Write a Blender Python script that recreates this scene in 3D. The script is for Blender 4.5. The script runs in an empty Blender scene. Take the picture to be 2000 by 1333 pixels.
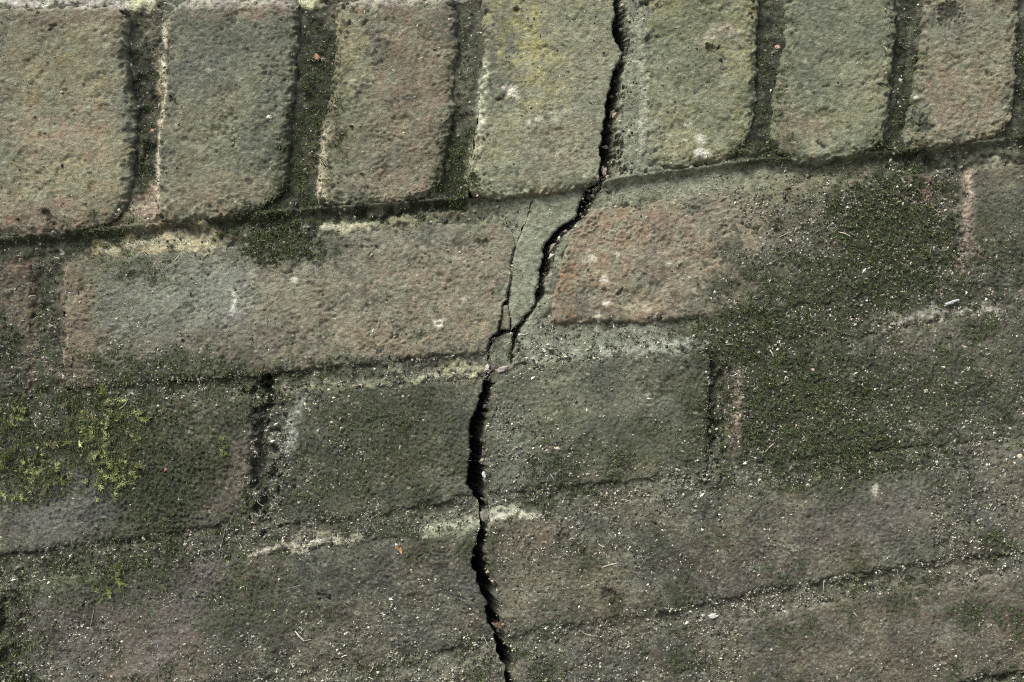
import bpy, math, random
import numpy as np
from mathutils import Vector

R = math.radians
random.seed(7)
rng = np.random.default_rng(11)

# ---------------------------------------------------------------- camera, sky, sun, exposure
scene = bpy.context.scene
scene.render.engine = 'CYCLES'
scene.cycles.use_denoising = False        # the surface is all grain; keep it
scene.cycles.pixel_filter_type = 'BLACKMAN_HARRIS'
scene.cycles.filter_width = 1.1
scene.cycles.max_bounces = 6
K = 0.00025                       # the wall is surveyed in quarter millimetres: 1 unit = 0.25 mm

cam_data = bpy.data.cameras.new("camera")
cam = bpy.data.objects.new("camera", cam_data)
scene.collection.objects.link(cam)
scene.camera = cam
CAM_D = 0.56
cam.location = (0.0, -CAM_D, 0.0)
cam.rotation_euler = (R(90), 0, 0)
cam_data.sensor_width = 36
cam_data.lens = 36 * CAM_D / 0.5
cam_data.clip_start = 0.01
cam_data.clip_end = 200

SUN_EL, SUN_AZ = 52.0, -38.0       # azimuth off the wall's normal, negative = from the left
world = bpy.data.worlds.new("World")
scene.world = world
world.use_nodes = True
wn = world.node_tree
bg = wn.nodes['Background']
sky = wn.nodes.new('ShaderNodeTexSky')
sky.sky_type = 'NISHITA'
sky.sun_disc = False
sky.sun_elevation = R(SUN_EL)
sky.sun_rotation = R(180 - SUN_AZ)
sky.air_density = 1.0
sky.dust_density = 4.0
sky.ozone_density = 1.0
wn.links.new(sky.outputs[0], bg.inputs['Color'])
bg.inputs['Strength'].default_value = 0.10

sd = bpy.data.lights.new("sun", 'SUN')
sd.energy = 1.9
sd.angle = R(22)
sd.color = (1.0, 0.97, 0.89)
sun = bpy.data.objects.new("sun", sd)
scene.collection.objects.link(sun)
a, e = R(SUN_AZ), R(SUN_EL)
to_sun = Vector((math.sin(a) * math.cos(e), -math.cos(a) * math.cos(e), math.sin(e)))
sun.rotation_euler = to_sun.to_track_quat('Z', 'Y').to_euler()
sun.location = to_sun * 3

scene.view_settings.view_transform = 'Standard'
scene.view_settings.look = 'None'
scene.view_settings.gamma = 1
scene.view_settings.exposure = 0.95
scene.view_settings.use_curve_mapping = False
SAT = 0.86
LUM = 0.62          # how bright a grey of albedo 1 comes out; converts seen colours to albedos

# ---------------------------------------------------------------- fields on the wall's plane
STEP = 2.0
X0, X1, Y0, Y1 = -420.0, 2458.0, -340.0, 1706.0
NX, NY = int((X1 - X0) / STEP) + 1, int((Y1 - Y0) / STEP) + 1
GX, GY = np.meshgrid(X0 + np.arange(NX) * STEP, Y0 + np.arange(NY) * STEP)
FX = np.fft.fftfreq(NX, STEP)[None, :]
FY = np.fft.fftfreq(NY, STEP)[:, None]


def noise(seed, lam, aniso=1.0, ang=0.0, low=False):
    """band-passed noise of wavelength lam (std 1), stretched along a direction rising to the right by ang"""
    w = np.random.default_rng(seed).standard_normal((NY, NX))
    c, s = math.cos(R(ang)), math.sin(R(ang))
    ka = FX * c - FY * s
    kb = FX * s + FY * c
    q = np.sqrt((ka * lam * aniso) ** 2 + (kb * lam) ** 2)
    f = np.exp(-q * q / 2) * (1.0 if low else q)
    n = np.fft.ifft2(np.fft.fft2(w) * f).real
    return n / n.std()


def fbm(seed, lam, octs=4, gain=0.6, aniso=1.0, ang=0.0):
    t = 0
    for i in range(octs):
        t = t + noise(seed * 31 + i, lam / 2 ** i, aniso, ang) * gain ** i
    return t / t.std()


def sm(a, b, x):
    t = np.clip((x - a) / (b - a), 0, 1)
    return t * t * (3 - 2 * t)


def sample(F, x, y):
    fx = np.clip((x - X0) / STEP, 0, NX - 1.001)
    fy = np.clip((y - Y0) / STEP, 0, NY - 1.001)
    i, j = fx.astype(int), fy.astype(int)
    u, v = fx - i, fy - j
    if F.ndim == 3:
        u, v = u[..., None], v[..., None]
    return (F[j, i] * (1 - u) * (1 - v) + F[j, i + 1] * u * (1 - v) + F[j + 1, i] * (1 - u) * v + F[j + 1, i + 1] * u * v)


def lin(c):
    c = np.array(c, float) / 255
    return np.where(c < 0.04045, c / 12.92, ((c + 0.055) / 1.055) ** 2.4)


def alb(c):
    a_ = lin(c) / LUM
    g_ = a_.mean()
    return np.clip(g_ + (a_ - g_) * SAT, 0.002, 0.85)


WARP = fbm(3, 70, 5, 0.65)
WARP2 = fbm(4, 34, 5, 0.8)
WX, WY = fbm(5, 90, 4) * 10, fbm(6, 90, 4) * 10
AX, AY = GX + WX, GY + WY


def blob(cx, cy, rx, ry, ang=0, soft=0.45, ragged=0.22):
    c, s = math.cos(R(ang)), math.sin(R(ang))
    m = max(rx, ry) * 2.6 + 45
    i0, i1 = max(0, int((cx - m - X0) / STEP)), min(NX, max(1, int((cx + m - X0) / STEP)))
    j0, j1 = max(0, int((cy - m - Y0) / STEP)), min(NY, max(1, int((cy + m - Y0) / STEP)))
    w = (slice(j0, j1), slice(i0, i1))
    ws = min(1.0, max(rx, ry) / 70)
    dx, dy = GX[w] + ws * WX[w] - cx, GY[w] + ws * WY[w] - cy
    p = dx * c - dy * s
    q = dx * s + dy * c
    r = np.sqrt((p / rx) ** 2 + (q / ry) ** 2) + ragged * (0.5 * WARP[w] + 0.6 * WARP2[w])
    out = np.zeros((NY, NX), np.float32)
    out[w] = sm(1 + soft, 1 - soft, r)
    return out


def seg_dist(pts, gx, gy):
    d = np.full(gx.shape, 1e9)
    for (ax, ay), (bx, by) in zip(pts[:-1], pts[1:]):
        vx, vy = bx - ax, by - ay
        L = vx * vx + vy * vy + 1e-9
        t = np.clip(((gx - ax) * vx + (gy - ay) * vy) / L, 0, 1)
        d = np.minimum(d, np.hypot(gx - ax - t * vx, gy - ay - t * vy))
    return d


def stroke(pts, w, soft=0.5, ragged=0.35):
    x, y = GX + WX * .25, GY + WY * .25
    r = seg_dist(pts, x, y) / w + ragged * (0.5 * WARP + 0.9 * WARP2)
    return sm(1 + soft, 1 - soft, r)


# ---------------------------------------------------------------- the crack
CL = [(1185, -340), (1210, -200), (1192, -90), (1198, 0), (1198, 38), (1195, 79), (1211, 105), (1207, 123), (1193, 158), (1181, 207), (1178, 259), (1172, 287), (1173, 319),
      (1170, 340), (1158, 354), (1140, 378), (1133, 403), (1123, 426), (1090, 445), (1067, 475), (1058, 500), (1056, 524), (1049, 559), (1045, 591), (1028, 615),
      (1014, 634), (998, 647)]
CR = [(1203, -340), (1226, -200), (1212, -90), (1216, 0), (1219, 38), (1226, 88), (1223, 109), (1213, 130), (1207, 165), (1202, 210), (1197, 259), (1193, 291), (1189, 326),
      (1183, 345), (1168, 366), (1157, 390), (1147, 418), (1124, 434), (1100, 458), (1084, 480), (1076, 510), (1067, 549), (1060, 580), (1036, 615), (1018, 643),
      (1008, 671), (1002, 692), (997, 713), (989, 731), (982, 742), (962, 747), (958, 760), (955, 783), (948, 811), (946, 853), (948, 912), (949, 936), (946, 961),
      (949, 978), (957, 992), (952, 1020), (950, 1041), (944, 1073), (946, 1094), (958, 1125), (969, 1153), (971, 1174), (974, 1202), (986, 1227), (982, 1244),
      (993, 1269), (1004, 1286), (1001, 1304), (999, 1333), (1004, 1400), (992, 1480), (1012, 1570), (1006, 1680)]
HL = [(1056, 345), (1038, 396), (1019, 450), (1005, 483), (998.5, 517), (996.5, 549), (993, 566), (988, 584), (981, 598), (977, 622), (973, 645)]      # hair crack, left lip
CL2 = [(958, 662), (951, 685), (950, 703), (952, 713), (948, 731), (943, 755), (934, 776), (927, 801), (917, 822), (920, 853), (918, 880), (916, 912), (912, 947),
       (922, 964), (932, 978), (935, 996), (937, 1017), (936, 1034), (930, 1052), (925, 1073), (920, 1108), (929, 1118), (932, 1143), (941, 1164), (948, 1178),
       (946, 1202), (953, 1218), (964, 1234), (965, 1255), (972, 1279), (985, 1300), (987, 1318), (984, 1333), (986, 1400), (975, 1480), (994, 1570), (990, 1680)]
LIP_LEFT = [p for p in CL if p[1] < 342] + HL + CL2        # right border of everything left of the crack
LIP_RIGHT = CR


def wob(pts, amp=1.6, seed=1, step=3.0):
    """resample a broken edge and make it jagged"""
    P = [np.array(pts[0], float)]
    r = np.random.default_rng(seed)
    out = [P[0]]
    for a_, b_ in zip(pts[:-1], pts[1:]):
        a_, b_ = np.array(a_, float), np.array(b_, float)
        n = max(1, int(np.hypot(*(b_ - a_)) / step))
        for k in range(1, n + 1):
            out.append(a_ + (b_ - a_) * k / n)
    out = np.array(out)
    j = r.standard_normal(len(out))
    j = np.convolve(j, [.25, .5, .25], 'same') + 0.5 * r.standard_normal(len(out)) + 2.2 * np.convolve(r.standard_normal(len(out)), np.ones(5) / 5, 'same')
    out[:, 0] += amp * j
    return out


def by_y(pts):
    """x as a function of y"""
    p = np.array(pts, float)
    p = p[np.argsort(p[:, 1], kind='stable')]
    return lambda y: np.interp(y, p[:, 1], p[:, 0])


LIP_RIGHT = [(x + 4 * float(np.interp(y, [430, 560, 660, 760], [1, .3, 0, 1])), y) for x, y in LIP_RIGHT]
wl, wr = wob(LIP_LEFT, 1.5, 21), wob(LIP_RIGHT, 1.7, 22)
fL, fR = by_y(wl), by_y(wr)


def cut(w, ya, yb):
    """piece of a lip between two heights, as points, top to bottom"""
    f = by_y(w)
    ys = np.linspace(ya, yb, max(4, int(abs(yb - ya) / 3)))
    return [(float(f(y)), float(y)) for y in ys]


# ---------------------------------------------------------------- the bricks: left, right, top, bottom outlines
# each: colour, (TL, TR, BR, BL), corner radii (TL,TR,BR,BL), face height mm, arris radius px, extras for edges
BR = []


def brick(col, q, rad=(10, 10, 14, 12), h=0.0, arris=20, top=None, right=None, bottom=None, left=None, crack=None, tilt=(0, 0), label=None):
    q = [tuple(map(float, p)) for p in q]
    BR.append(dict(col=col, q=q, rad=rad, h=h, arris=arris,
                   top=top or [q[0], q[1]], right=right or [q[1], q[2]], bottom=bottom or [q[3], q[2]], left=left or [q[0], q[3]],
                   crack=crack, tilt=tilt, label=label, depth=4.6 if h > 3 else 3.2))


U = 3.4      # how far the upright course stands proud, mm
# course 0 (above the picture)
for i, xa in enumerate((-420, 20, 900, 1245, 2120)):
    xb = (-15, 865, 1185, 2085, 2420)[i]
    brick((118, 108, 90), [(xa, -305 - xa * .05), (xb, -305 - xb * .05), (xb, -36 - xb * .062), (xa, -36 - xa * .062)], h=4.0)
# course 1: bricks on end
brick((112, 104, 82), [(-385, 45), (-105, 22), (-112, 470), (-395, 490)], h=U)
brick((118, 113, 90), [(-55, 17), (256, 14), (247, 440), (-62, 463)], rad=(14, 18, 46, 24), h=U, arris=22,
      right=[(256, 14), (250, 120), (268, 215), (264, 350), (247, 436)], bottom=[(-62, 466), (40, 466), (150, 457), (247, 436)])
brick((103, 103, 84), [(327, 6), (590, 3), (556, 408), (304, 438)], rad=(16, 14, 56, 16), h=U + .3, arris=20,
      left=[(327, 6), (326, 120), (318, 230), (308, 360), (304, 438)], right=[(590, 3), (586, 100), (570, 240), (566, 350), (556, 402)], bottom=[(304, 436), (380, 437), (470, 427), (556, 402)])
brick((110, 104, 86), [(655, 5), (897, -4), (868, 384), (617, 406)], rad=(14, 10, 44, 30), h=U - .2, arris=20,
      left=[(655, 5), (655, 130), (634, 240), (622, 320), (617, 406)], right=[(897, -4), (892, 130), (882, 260), (866, 320), (866, 378)], bottom=[(617, 402), (700, 408), (790, 397), (866, 378)])
c4 = cut(wl, -26, 336) + [(1172, 352)]
brick((116, 117, 94), [(938, -18), c4[0], (1160, 364), (914, 392)], rad=(14, 3, 6, 30), h=U, arris=20,
      left=[(938, -18), (944, 120), (932, 230), (918, 330), (914, 392)], right=c4 + [(1160, 364)], crack='R', bottom=[(914, 388), (1000, 390), (1090, 378), (1160, 364)])
brick((112, 114, 84), [(1262, -44), (1485, -56), (1470, 302), (1242, 341)], rad=(10, 10, 62, 14), h=U, arris=20,
      bottom=[(1242, 341), (1330, 333), (1410, 322), (1470, 302)])
brick((110, 113, 86), [(1535, -60), (1752, -70), (1728, 296), (1518, 326)], rad=(14, 10, 34, 44), h=U + .2, arris=22,
      left=[(1535, -60), (1528, 90), (1508, 190), (1504, 270), (1518, 326)], right=[(1752, -70), (1748, 80), (1738, 180), (1728, 290)], bottom=[(1518, 324), (1590, 326), (1670, 312), (1728, 290)])
brick((114, 108, 88), [(1804, -76), (1996, -84), (1976, 268), (1764, 303)], rad=(12, 10, 56, 30), h=U + .4, arris=22,
      left=[(1804, -76), (1796, 90), (1778, 185), (1768, 240), (1764, 303)])
brick((112, 110, 88), [(2032, -88), (2330, -105), (2310, 225), (2014, 258)], h=U)
# course 2
brick((84, 71, 57), [(-420, 560), (64, 512), (58, 772), (-420, 815)], rad=(5, 10, 10, 5), h=0, arris=12)
brick((113, 109, 92), [(124, 508), (995, 436), (951, 690), (119, 763)], rad=(14, 6, 4, 12), h=0.2, arris=16,
      top=[(124, 508), (420, 482), (640, 452), (850, 432), (995, 436)],
      right=[(995, 436)] + [(x - 1, y) for x, y in cut(wl, 480, 690)], bottom=[(119, 763), (350, 748), (560, 728), (800, 702), (951, 690)], crack='R')
brick((117, 107, 90), [(1150, 410), (1832, 336), (1826, 566), (1074, 634)], rad=(20, 10, 14, 8), h=0.1, arris=14,
      left=[(1150, 410), (1112, 462), (1092, 520), (1080, 580), (1074, 634)], top=[(1150, 410), (1330, 382), (1500, 362), (1832, 336)],
      bottom=[(1074, 634), (1300, 630), (1480, 612), (1826, 566)])
brick((82, 78, 66), [(1880, 334), (2420, 278), (2420, 540), (1872, 566)], rad=(8, 5, 5, 14), h=0.6, arris=14)
# course 3
brick((78, 76, 62), [(-420, 870), (498, 768), (482, 1020), (-420, 1128)], rad=(5, 16, 14, 5), h=0.4, arris=18,
      bottom=[(-420, 1128), (0, 1086), (220, 1062), (482, 1020)])
brick((76, 77, 62), [(556, 764), (945, 740), (918, 978), (542, 1030)], rad=(40, 5, 5, 16), h=0.5, arris=16,
      top=[(556, 764), (750, 750), (945, 740)], right=[(945, 740)] + cut(wl, 748, 962) + [(921, 968)], bottom=[(542, 1030), (700, 1012), (860, 986), (921, 968)], crack='R')
BR[-1]['q'][2] = (921.0, 968.0)
brick((92, 95, 76), [(958, 752), (1388, 690), (1382, 926), (949, 966)], rad=(4, 6, 10, 4), h=0.2, arris=12,
      left=cut(wr, 752, 966), top=[(float(fR(752)), 752), (1020, 712), (1200, 694), (1388, 690)],
      bottom=[(float(fR(966)), 966), (1060, 958), (1382, 926)], crack='L')
brick((80, 79, 66), [(1438, 690), (2310, 580), (2300, 826), (1430, 912)], rad=(12, 10, 10, 12), h=0.2, arris=14,
      top=[(1438, 690), (1740, 644), (1950, 606), (2310, 580)])
# course 4
brick((80, 76, 66), [(-420, 1175), (-2, 1130), (-8, 1385), (-420, 1430)], h=0)
brick((82, 77, 68), [(46, 1130), (936, 1042), (963, 1246), (44, 1384)], rad=(20, 5, 5, 14), h=0.3, arris=14,
      top=[(46, 1130), (480, 1088), (700, 1062), (936, 1042)], right=cut(wl, 1042, 1250), bottom=[(44, 1384), (500, 1330), (800, 1290), (float(fL(1250)), 1250)], crack='R')
BR[-1]['q'][1] = (float(fL(1042)), 1042.0)
brick((86, 83, 69), [(950, 1022), (1836, 908), (1828, 1098), (985, 1250)], rad=(5, 14, 10, 4), h=0.4, arris=14,
      left=cut(wr, 1022, 1248), top=[(float(fR(1022)), 1022), (1200, 976), (1500, 942), (1836, 908)], bottom=[(float(fR(1248)), 1248), (1300, 1196), (1500, 1156), (1828, 1098)], crack='L')
brick((88, 85, 75), [(1874, 896), (2420, 850), (2420, 1040), (1870, 1092)], h=0.3, arris=14)
# course 5
brick((80, 74, 66), [(-340, 1475), (500, 1382), (496, 1625), (-345, 1680)], h=0)
brick((82, 76, 68), [(546, 1372), (985, 1298), (985, 1540), (544, 1605)], h=0.1, arris=14, top=[(546, 1372), (800, 1330), (float(fL(1296)), 1296)],
      right=cut(wl, 1296, 1540), bottom=[(544, 1605), (float(fL(1540)), 1540)], crack='R')
brick((86, 79, 70), [(1003, 1290), (1388, 1226), (1384, 1436), (1000, 1530)], h=0.2, arris=14, left=cut(wr, 1290, 1530),
      top=[(float(fR(1290)), 1290), (1200, 1254), (1388, 1226)], bottom=[(float(fR(1530)), 1530), (1384, 1470)], crack='L')
brick((88, 80, 69), [(1436, 1212), (2320, 1062), (2310, 1262), (1432, 1415)], rad=(12, 10, 10, 12), h=0.4, arris=12,
      top=[(1436, 1212), (1700, 1158), (2000, 1112), (2320, 1062)], bottom=[(1432, 1415), (1700, 1362), (1870, 1336), (2000, 1312), (2310, 1262)])
brick((74, 76, 60), [(1060, 1515), (1980, 1378), (1980, 1610), (1060, 1660)], h=-.5)
brick((74, 76, 60), [(2025, 1368), (2420, 1310), (2420, 1560), (2025, 1605)], h=-.5)

for b in BR:      # straighten corner bookkeeping from the outlines
    b['q'] = [tuple(b['top'][0]), tuple(b['top'][-1]), tuple(b['bottom'][-1]), tuple(b['bottom'][0])]
    b['left'][0], b['left'][-1] = b['q'][0], b['q'][3]
    b['right'][0], b['right'][-1] = b['q'][1], b['q'][2]

# inside distance of every brick on the raster
DIN = np.full((NY, NX), -999.0)
IDX = np.full((NY, NX), -1)
for n, b in enumerate(BR):
    poly = b['top'] + b['right'][1:] + b['bottom'][::-1][1:] + b['left'][::-1][1:-1]
    xs = [p[0] for p in poly]; ys = [p[1] for p in poly]
    i0, i1 = max(0, int((min(xs) - 40 - X0) / STEP)), min(NX, int((max(xs) + 40 - X0) / STEP))
    j0, j1 = max(0, int((min(ys) - 40 - Y0) / STEP)), min(NY, int((max(ys) + 40 - Y0) / STEP))
    gx, gy = GX[j0:j1, i0:i1], GY[j0:j1, i0:i1]
    ins = np.zeros(gx.shape, bool)
    pl = poly
    for (ax, ay), (bx, by) in zip(pl, pl[1:] + pl[:1]):
        cond = ((ay > gy) != (by > gy))
        xi = (bx - ax) * (gy - ay) / ((by - ay) if by != ay else 1e-9) + ax
        ins ^= cond & (gx < xi)
    thin = pl[::4] if len(pl) > 60 else pl
    d = seg_dist(thin + [thin[0]], gx, gy)
    d = np.where(ins, d, -d)
    sub = DIN[j0:j1, i0:i1]
    m = d > sub
    IDX[j0:j1, i0:i1][m] = n
    sub[m] = d[m]

# ---------------------------------------------------------------- relief
BED1 = [(-420, 495), (0, 468), (300, 442), (560, 415), (900, 390), (1180, 356), (1480, 315), (1740, 300), (2000, 270), (2420, 235)]
bed1 = np.interp(GX, [p[0] for p in BED1], [p[1] for p in BED1])
face = U * sm(14, -4, GY - bed1)                       # mm: general level of the brick faces
grainA = noise(41, 11, 2.0, 18)
grainB = noise(42, 24, 1.8, 18)
grainC = noise(43, 55, 1.3, 18)
lumps = noise(44, 130)
swell = noise(45, 420)
fine = noise(46, 6.5, 1.5, 15)
clod = noise(47, 16)
pitn = noise(48, 20)

pits_list = [(86, 270, 5), (68, 213, 3), (100, 425, 8), (112, 436, 7), (186, 225, 4), (104, 52, 7), (85, 14, 6), (338, 196, 9), (455, 280, 6), (688, 27, 9), (683, 56, 6), (717, 50, 6),
             (725, 380, 6), (975, 200, 7), (1002, 24, 10), (958, 28, 6), (952, 282, 8), (1393, 98, 9), (1076, 380, 6), (1604, 283, 7), (1848, 30, 24), (1800, 245, 16), (1925, 150, 5),
             (962, 575, 7), (943, 474, 6), (775, 652, 5), (733, 481, 4), (1100, 1052, 9), (1120, 1058, 6), (1145, 1075, 9), (1190, 1165, 14), (1180, 1150, 8), (640, 1160, 9), (1207, 570, 6), (1276, 622, 9)]
pit = np.zeros((NY, NX))
for (px, py, pr) in pits_list:
    r = np.hypot(GX - px + 0.5 * WX, (GY - py) * 1.25 + 0.5 * WY) / pr + 0.25 * fine
    pit = np.maximum(pit, sm(1.25, 0.55, r) * min(1, pr / 7))

# dirt, 0..1: how thick the soil, algae and litter lie (the lower courses catch it)
dirt = sm(430, 800, GY + 0.10 * GX + 45 * WARP) * 0.75
for (cx, cy, rx, ry, an, s) in [(700, 590, 330, 120, 6, -.75), (1270, 510, 230, 130, 6, -.85), (330, 600, 210, 110, 5, -.35), (150, 640, 40, 140, 0, -.3),
                                (1610, 520, 190, 110, 8, .5), (1600, 450, 110, 90, 8, .5), (1750, 420, 120, 90, 8, .5), (1650, 760, 300, 120, 6, .25), (300, 950, 180, 130, 8, .3), (720, 870, 180, 110, 5, .25),
                                (1130, 850, 160, 110, 0, -.3), (100, 1010, 130, 60, 5, -.35), (300, 1270, 120, 80, 20, -.35), (430, 950, 35, 110, -20, -.4), (1900, 560, 140, 60, 5, .1),
                                (290, 1110, 260, 70, 8, .25), (1800, 960, 260, 70, 5, -.2), (1750, 1220, 320, 80, 8, -.2), (40, 640, 60, 140, 0, .25)]:
    dirt = dirt + s * blob(cx, cy, rx, ry, an, 0.6)
dirt = np.clip(dirt, 0, 1)

# crust, 0..1: soil or render that lies over the arrises and fills the joints flush
crust = np.zeros((NY, NX))
for (cx, cy, rx, ry, an, s) in [(1730, 520, 260, 100, 8, .95), (1560, 640, 260, 50, 8, .95), (1450, 590, 90, 50, 20, .7), (1560, 760, 150, 110, 0, .7), (1650, 900, 420, 40, 6, .95),
                                (330, 490, 200, 26, 4, .5), (550, 470, 90, 50, -10, .9), (300, 1070, 260, 46, 8, .95), (330, 770, 220, 30, 4, .55), (420, 1150, 120, 90, 0, .6),
                                (1400, 965, 330, 40, 8, .55), (1300, 1200, 320, 36, 10, .5), (760, 1020, 260, 26, 8, .7), (560, 1060, 80, 30, 8, .6), (1100, 680, 130, 30, 8, .8), (1300, 675, 120, 24, 6, .7),
                                (1610, 380, 160, 44, 7, .85), (1320, 372, 160, 26, 7, .75), (80, 1180, 40, 160, 0, .8), (200, 870, 100, 90, 0, .35), (1450, 770, 30, 90, 0, .6), (640, 1330, 300, 40, 8, .8),
                                (1860, 420, 20, 70, 0, .55), (1850, 980, 30, 90, 0, .95), (1410, 1300, 30, 90, 0, .95), (1750, 1150, 60, 14, 8, .3), (90, 600, 30, 120, 0, .35), (1238, 140, 52, 250, 3, 1.0), (1850, 990, 60, 130, 0, 1.0), (1410, 1310, 60, 130, 0, 1.0),
                                (700, 745, 220, 16, 5, .6), (620, 940, 60, 60, 0, .2), (1880, 600, 200, 26, 6, .6), (520, 960, 30, 60, 0, .3), (270, 445, 40, 26, 0, .7), (780, 440, 140, 14, 5, .6)]:
    crust = np.maximum(crust, s * blob(cx, cy, rx, ry, an, 0.55))

crust = np.clip(np.maximum(crust, .7 * sm(.25, .75, dirt) * sm(-1.6, .3, WARP + .5 * noise(54, 160)) * sm(700, 900, GY)), 0, 1)
softness = np.clip(dirt * 0.8 + crust * 0.4, 0, 1)
algae = np.zeros((NY, NX))
for (cx, cy, rx, ry, an, s) in [(1740, 440, 130, 120, 0, .95), (1700, 540, 260, 80, 8, .75), (1480, 640, 140, 70, 20, .95), (1560, 790, 190, 130, 0, .9), (1640, 880, 180, 70, 5, .95), (1800, 770, 240, 90, 5, .6), (1400, 640, 90, 30, 10, .7), (1350, 860, 120, 70, 0, .45), (1100, 900, 120, 60, 0, .35), (1950, 480, 80, 90, 0, .4),
                                (550, 460, 100, 50, -10, .95), (450, 740, 180, 30, 0, .7), (460, 800, 60, 60, 0, .6), (170, 850, 160, 110, 0, .9), (320, 960, 170, 120, 0, .95), (280, 850, 120, 90, 0, .8), (50, 920, 90, 60, 0, .8), (740, 850, 170, 110, 0, .6), (640, 960, 130, 50, 5, .5), (250, 520, 130, 40, 0, .45), (300, 720, 180, 36, 4, .7), (760, 1030, 140, 30, 0, .5),
                                (890, 330, 40, 80, 0, .9), (580, 340, 40, 110, 0, .8), (280, 320, 24, 80, 0, .7), (1740, 290, 50, 60, 0, .5), (1490, 300, 60, 30, 0, .7), (20, 1250, 40, 160, 0, .9), (260, 1120, 200, 50, 10, .6), (460, 1170, 120, 90, 0, .55),
                                (220, 455, 110, 30, 0, .7), (60, 470, 80, 20, 0, .5), (1380, 640, 60, 30, 0, .5), (1640, 950, 60, 50, 20, .7), (200, 700, 110, 30, 0, .5), (750, 420, 150, 16, 5, .5), (620, 200, 40, 200, 0, .6), (285, 200, 30, 160, 0, .45), (1500, 150, 30, 180, 0, .5), (1765, 150, 34, 180, 0, .5), (1995, 150, 20, 200, 0, .5), (900, 90, 26, 120, 0, .35), (95, 640, 30, 120, 0, .4), (1960, 1325, 120, 14, 10, .6), (330, 1200, 60, 50, 0, .4)]:
    algae = np.maximum(algae, s * blob(cx, cy, rx, ry, an, 0.6, 0.4))
algae = np.maximum(algae, .62 * sm(.3, 1.5, fbm(73, 240, 5, .65)) * sm(.15, .6, dirt))
algae_pre = algae
relief = (0.125 * grainA + 0.04 * grainB + 0.06 * grainC + 0.09 * fine) * (0.95 + .35 * noise(56, 110)).clip(.35, 1.6) * (1 - 0.35 * softness) + 0.16 * noise(76, 7.5) * sm(-.4, 1.2, fbm(77, 130, 4, .7)) + 0.28 * lumps + 0.35 * swell \
    + softness * (0.10 * clod + 0.15 * fine + 0.11 * noise(55, 9))
gain = np.array([np.random.default_rng(300 + i).uniform(.65, 1.35) for i in range(len(BR))] + [1.0])[IDX]
relief = relief * (1 + (gain - 1) * (1 - softness))
spall = sm(1.15, 1.4, fbm(57, 150, 4, .7)) * sm(6, 30, DIN)
relief = relief - 0.6 * spall * (1 + .4 * fine) * (1 - .5 * softness)
relief = relief - 1.5 * pit - 0.4 * sm(2.2, 3.0, pitn) * (1 - softness) - 0.3 * sm(2.9, 3.4, noise(58, 12)) * (1 - .6 * softness)
relief = relief + 0.8 * sm(-200, 1300, GY) * 0
mound = sm(.2, .9, algae_pre) * (0.45 + .30 * clod + .30 * noise(59, 9) + .2 * fine)
relief = relief + .55 * mound
BRICK_H = relief                                        # mm, added to each brick's face level

rec = 3.6 * np.ones((NY, NX))                           # recess of the joints below the faces, mm
rec = np.where(GY > bed1 - 5, 1.4, rec)
rec = rec - 0
joint_rel = 0.22 * noise(51, 34) + 0.14 * clod + 0.09 * noise(52, 9) + 0.4 * noise(53, 90)
MORT_H = face - rec * (1 - crust) + 0.45 * crust + joint_rel * (1 - .8 * crust) + crust * relief * .8
trowelled = np.maximum.reduce([blob(1238, 140, 44, 250, 3, .4), blob(1060, 420, 110, 90, 30, .4), blob(1030, 560, 50, 120, 0, .4), blob(1160, 668, 170, 30, 6, .5), blob(1330, 360, 180, 34, 7, .5), blob(900, 1018, 70, 24, 6, .5)])
smooth_h = face - .25 + .3 * noise(66, 120) + .05 * fine + .05 * noise(67, 11)
MORT_H = MORT_H * (1 - .85 * trowelled) + (smooth_h - .5 * (GY > bed1)) * .85 * trowelled
# deep holes in the joints
for (cx, cy, rx, ry, s) in [(515, 880, 20, 130, 5.0), (525, 745, 16, 22, 4.0), (285, 190, 18, 150, 1.4), (90, 555, 26, 60, 2.2), (1765, 200, 16, 150, 1.0), (18, 1270, 20, 90, 1.5),
                            (640, 200, 20, 200, 0.8), (810, 415, 120, 10, 1.6), (420, 440, 130, 9, 1.8), (1390, 790, 9, 80, 2.0), (1850, 320, 130, 12, 1.5), (1600, 340, 110, 9, 1.0)]:
    MORT_H = MORT_H - s * blob(cx, cy, rx, ry, 0, 0.5)
for pts, w_, s_ in [([(950, 970), (1060, 962), (1200, 950), (1400, 930)], 8, 1.3), ([(560, 1030), (700, 1014), (890, 988)], 8, .9), ([(0, 1092), (230, 1068), (440, 1026)], 7, 1.3),
                   ([(1300, 1206), (1500, 1164), (1700, 1132), (1850, 1102), (2000, 1086)], 8, 1.1), ([(1398, 690), (1392, 800), (1384, 930)], 8, 2.4), ([(1860, 1339), (2000, 1316), (2300, 1270)], 8, 3.0), ([(560, 737), (800, 711), (940, 698)], 9, 1.2),
                   ([(1430, 910), (1700, 878), (2000, 850)], 14, 1.2), ([(1005, 1260), (1300, 1206)], 8, .9), ([(130, 768), (350, 752), (520, 738)], 9, 1.3), ([(1080, 640), (1300, 634), (1480, 616)], 8, .7), ([(420, 1345), (800, 1300), (960, 1262)], 8, .8)]:
    MORT_H = MORT_H - s_ * .75 * stroke(pts, w_, .8, .9)
# the bed right under the upright course is hollowed out
MORT_H = MORT_H - 0.3 * sm(24, 2, np.abs(GY - bed1 - 8))

# ---------------------------------------------------------------- albedo
m1 = noise(61, 40, 1.4, 18); m2 = noise(62, 14, 1.7, 18); m3 = noise(63, 200); m4 = noise(64, 7, 1.5, 15)


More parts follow.
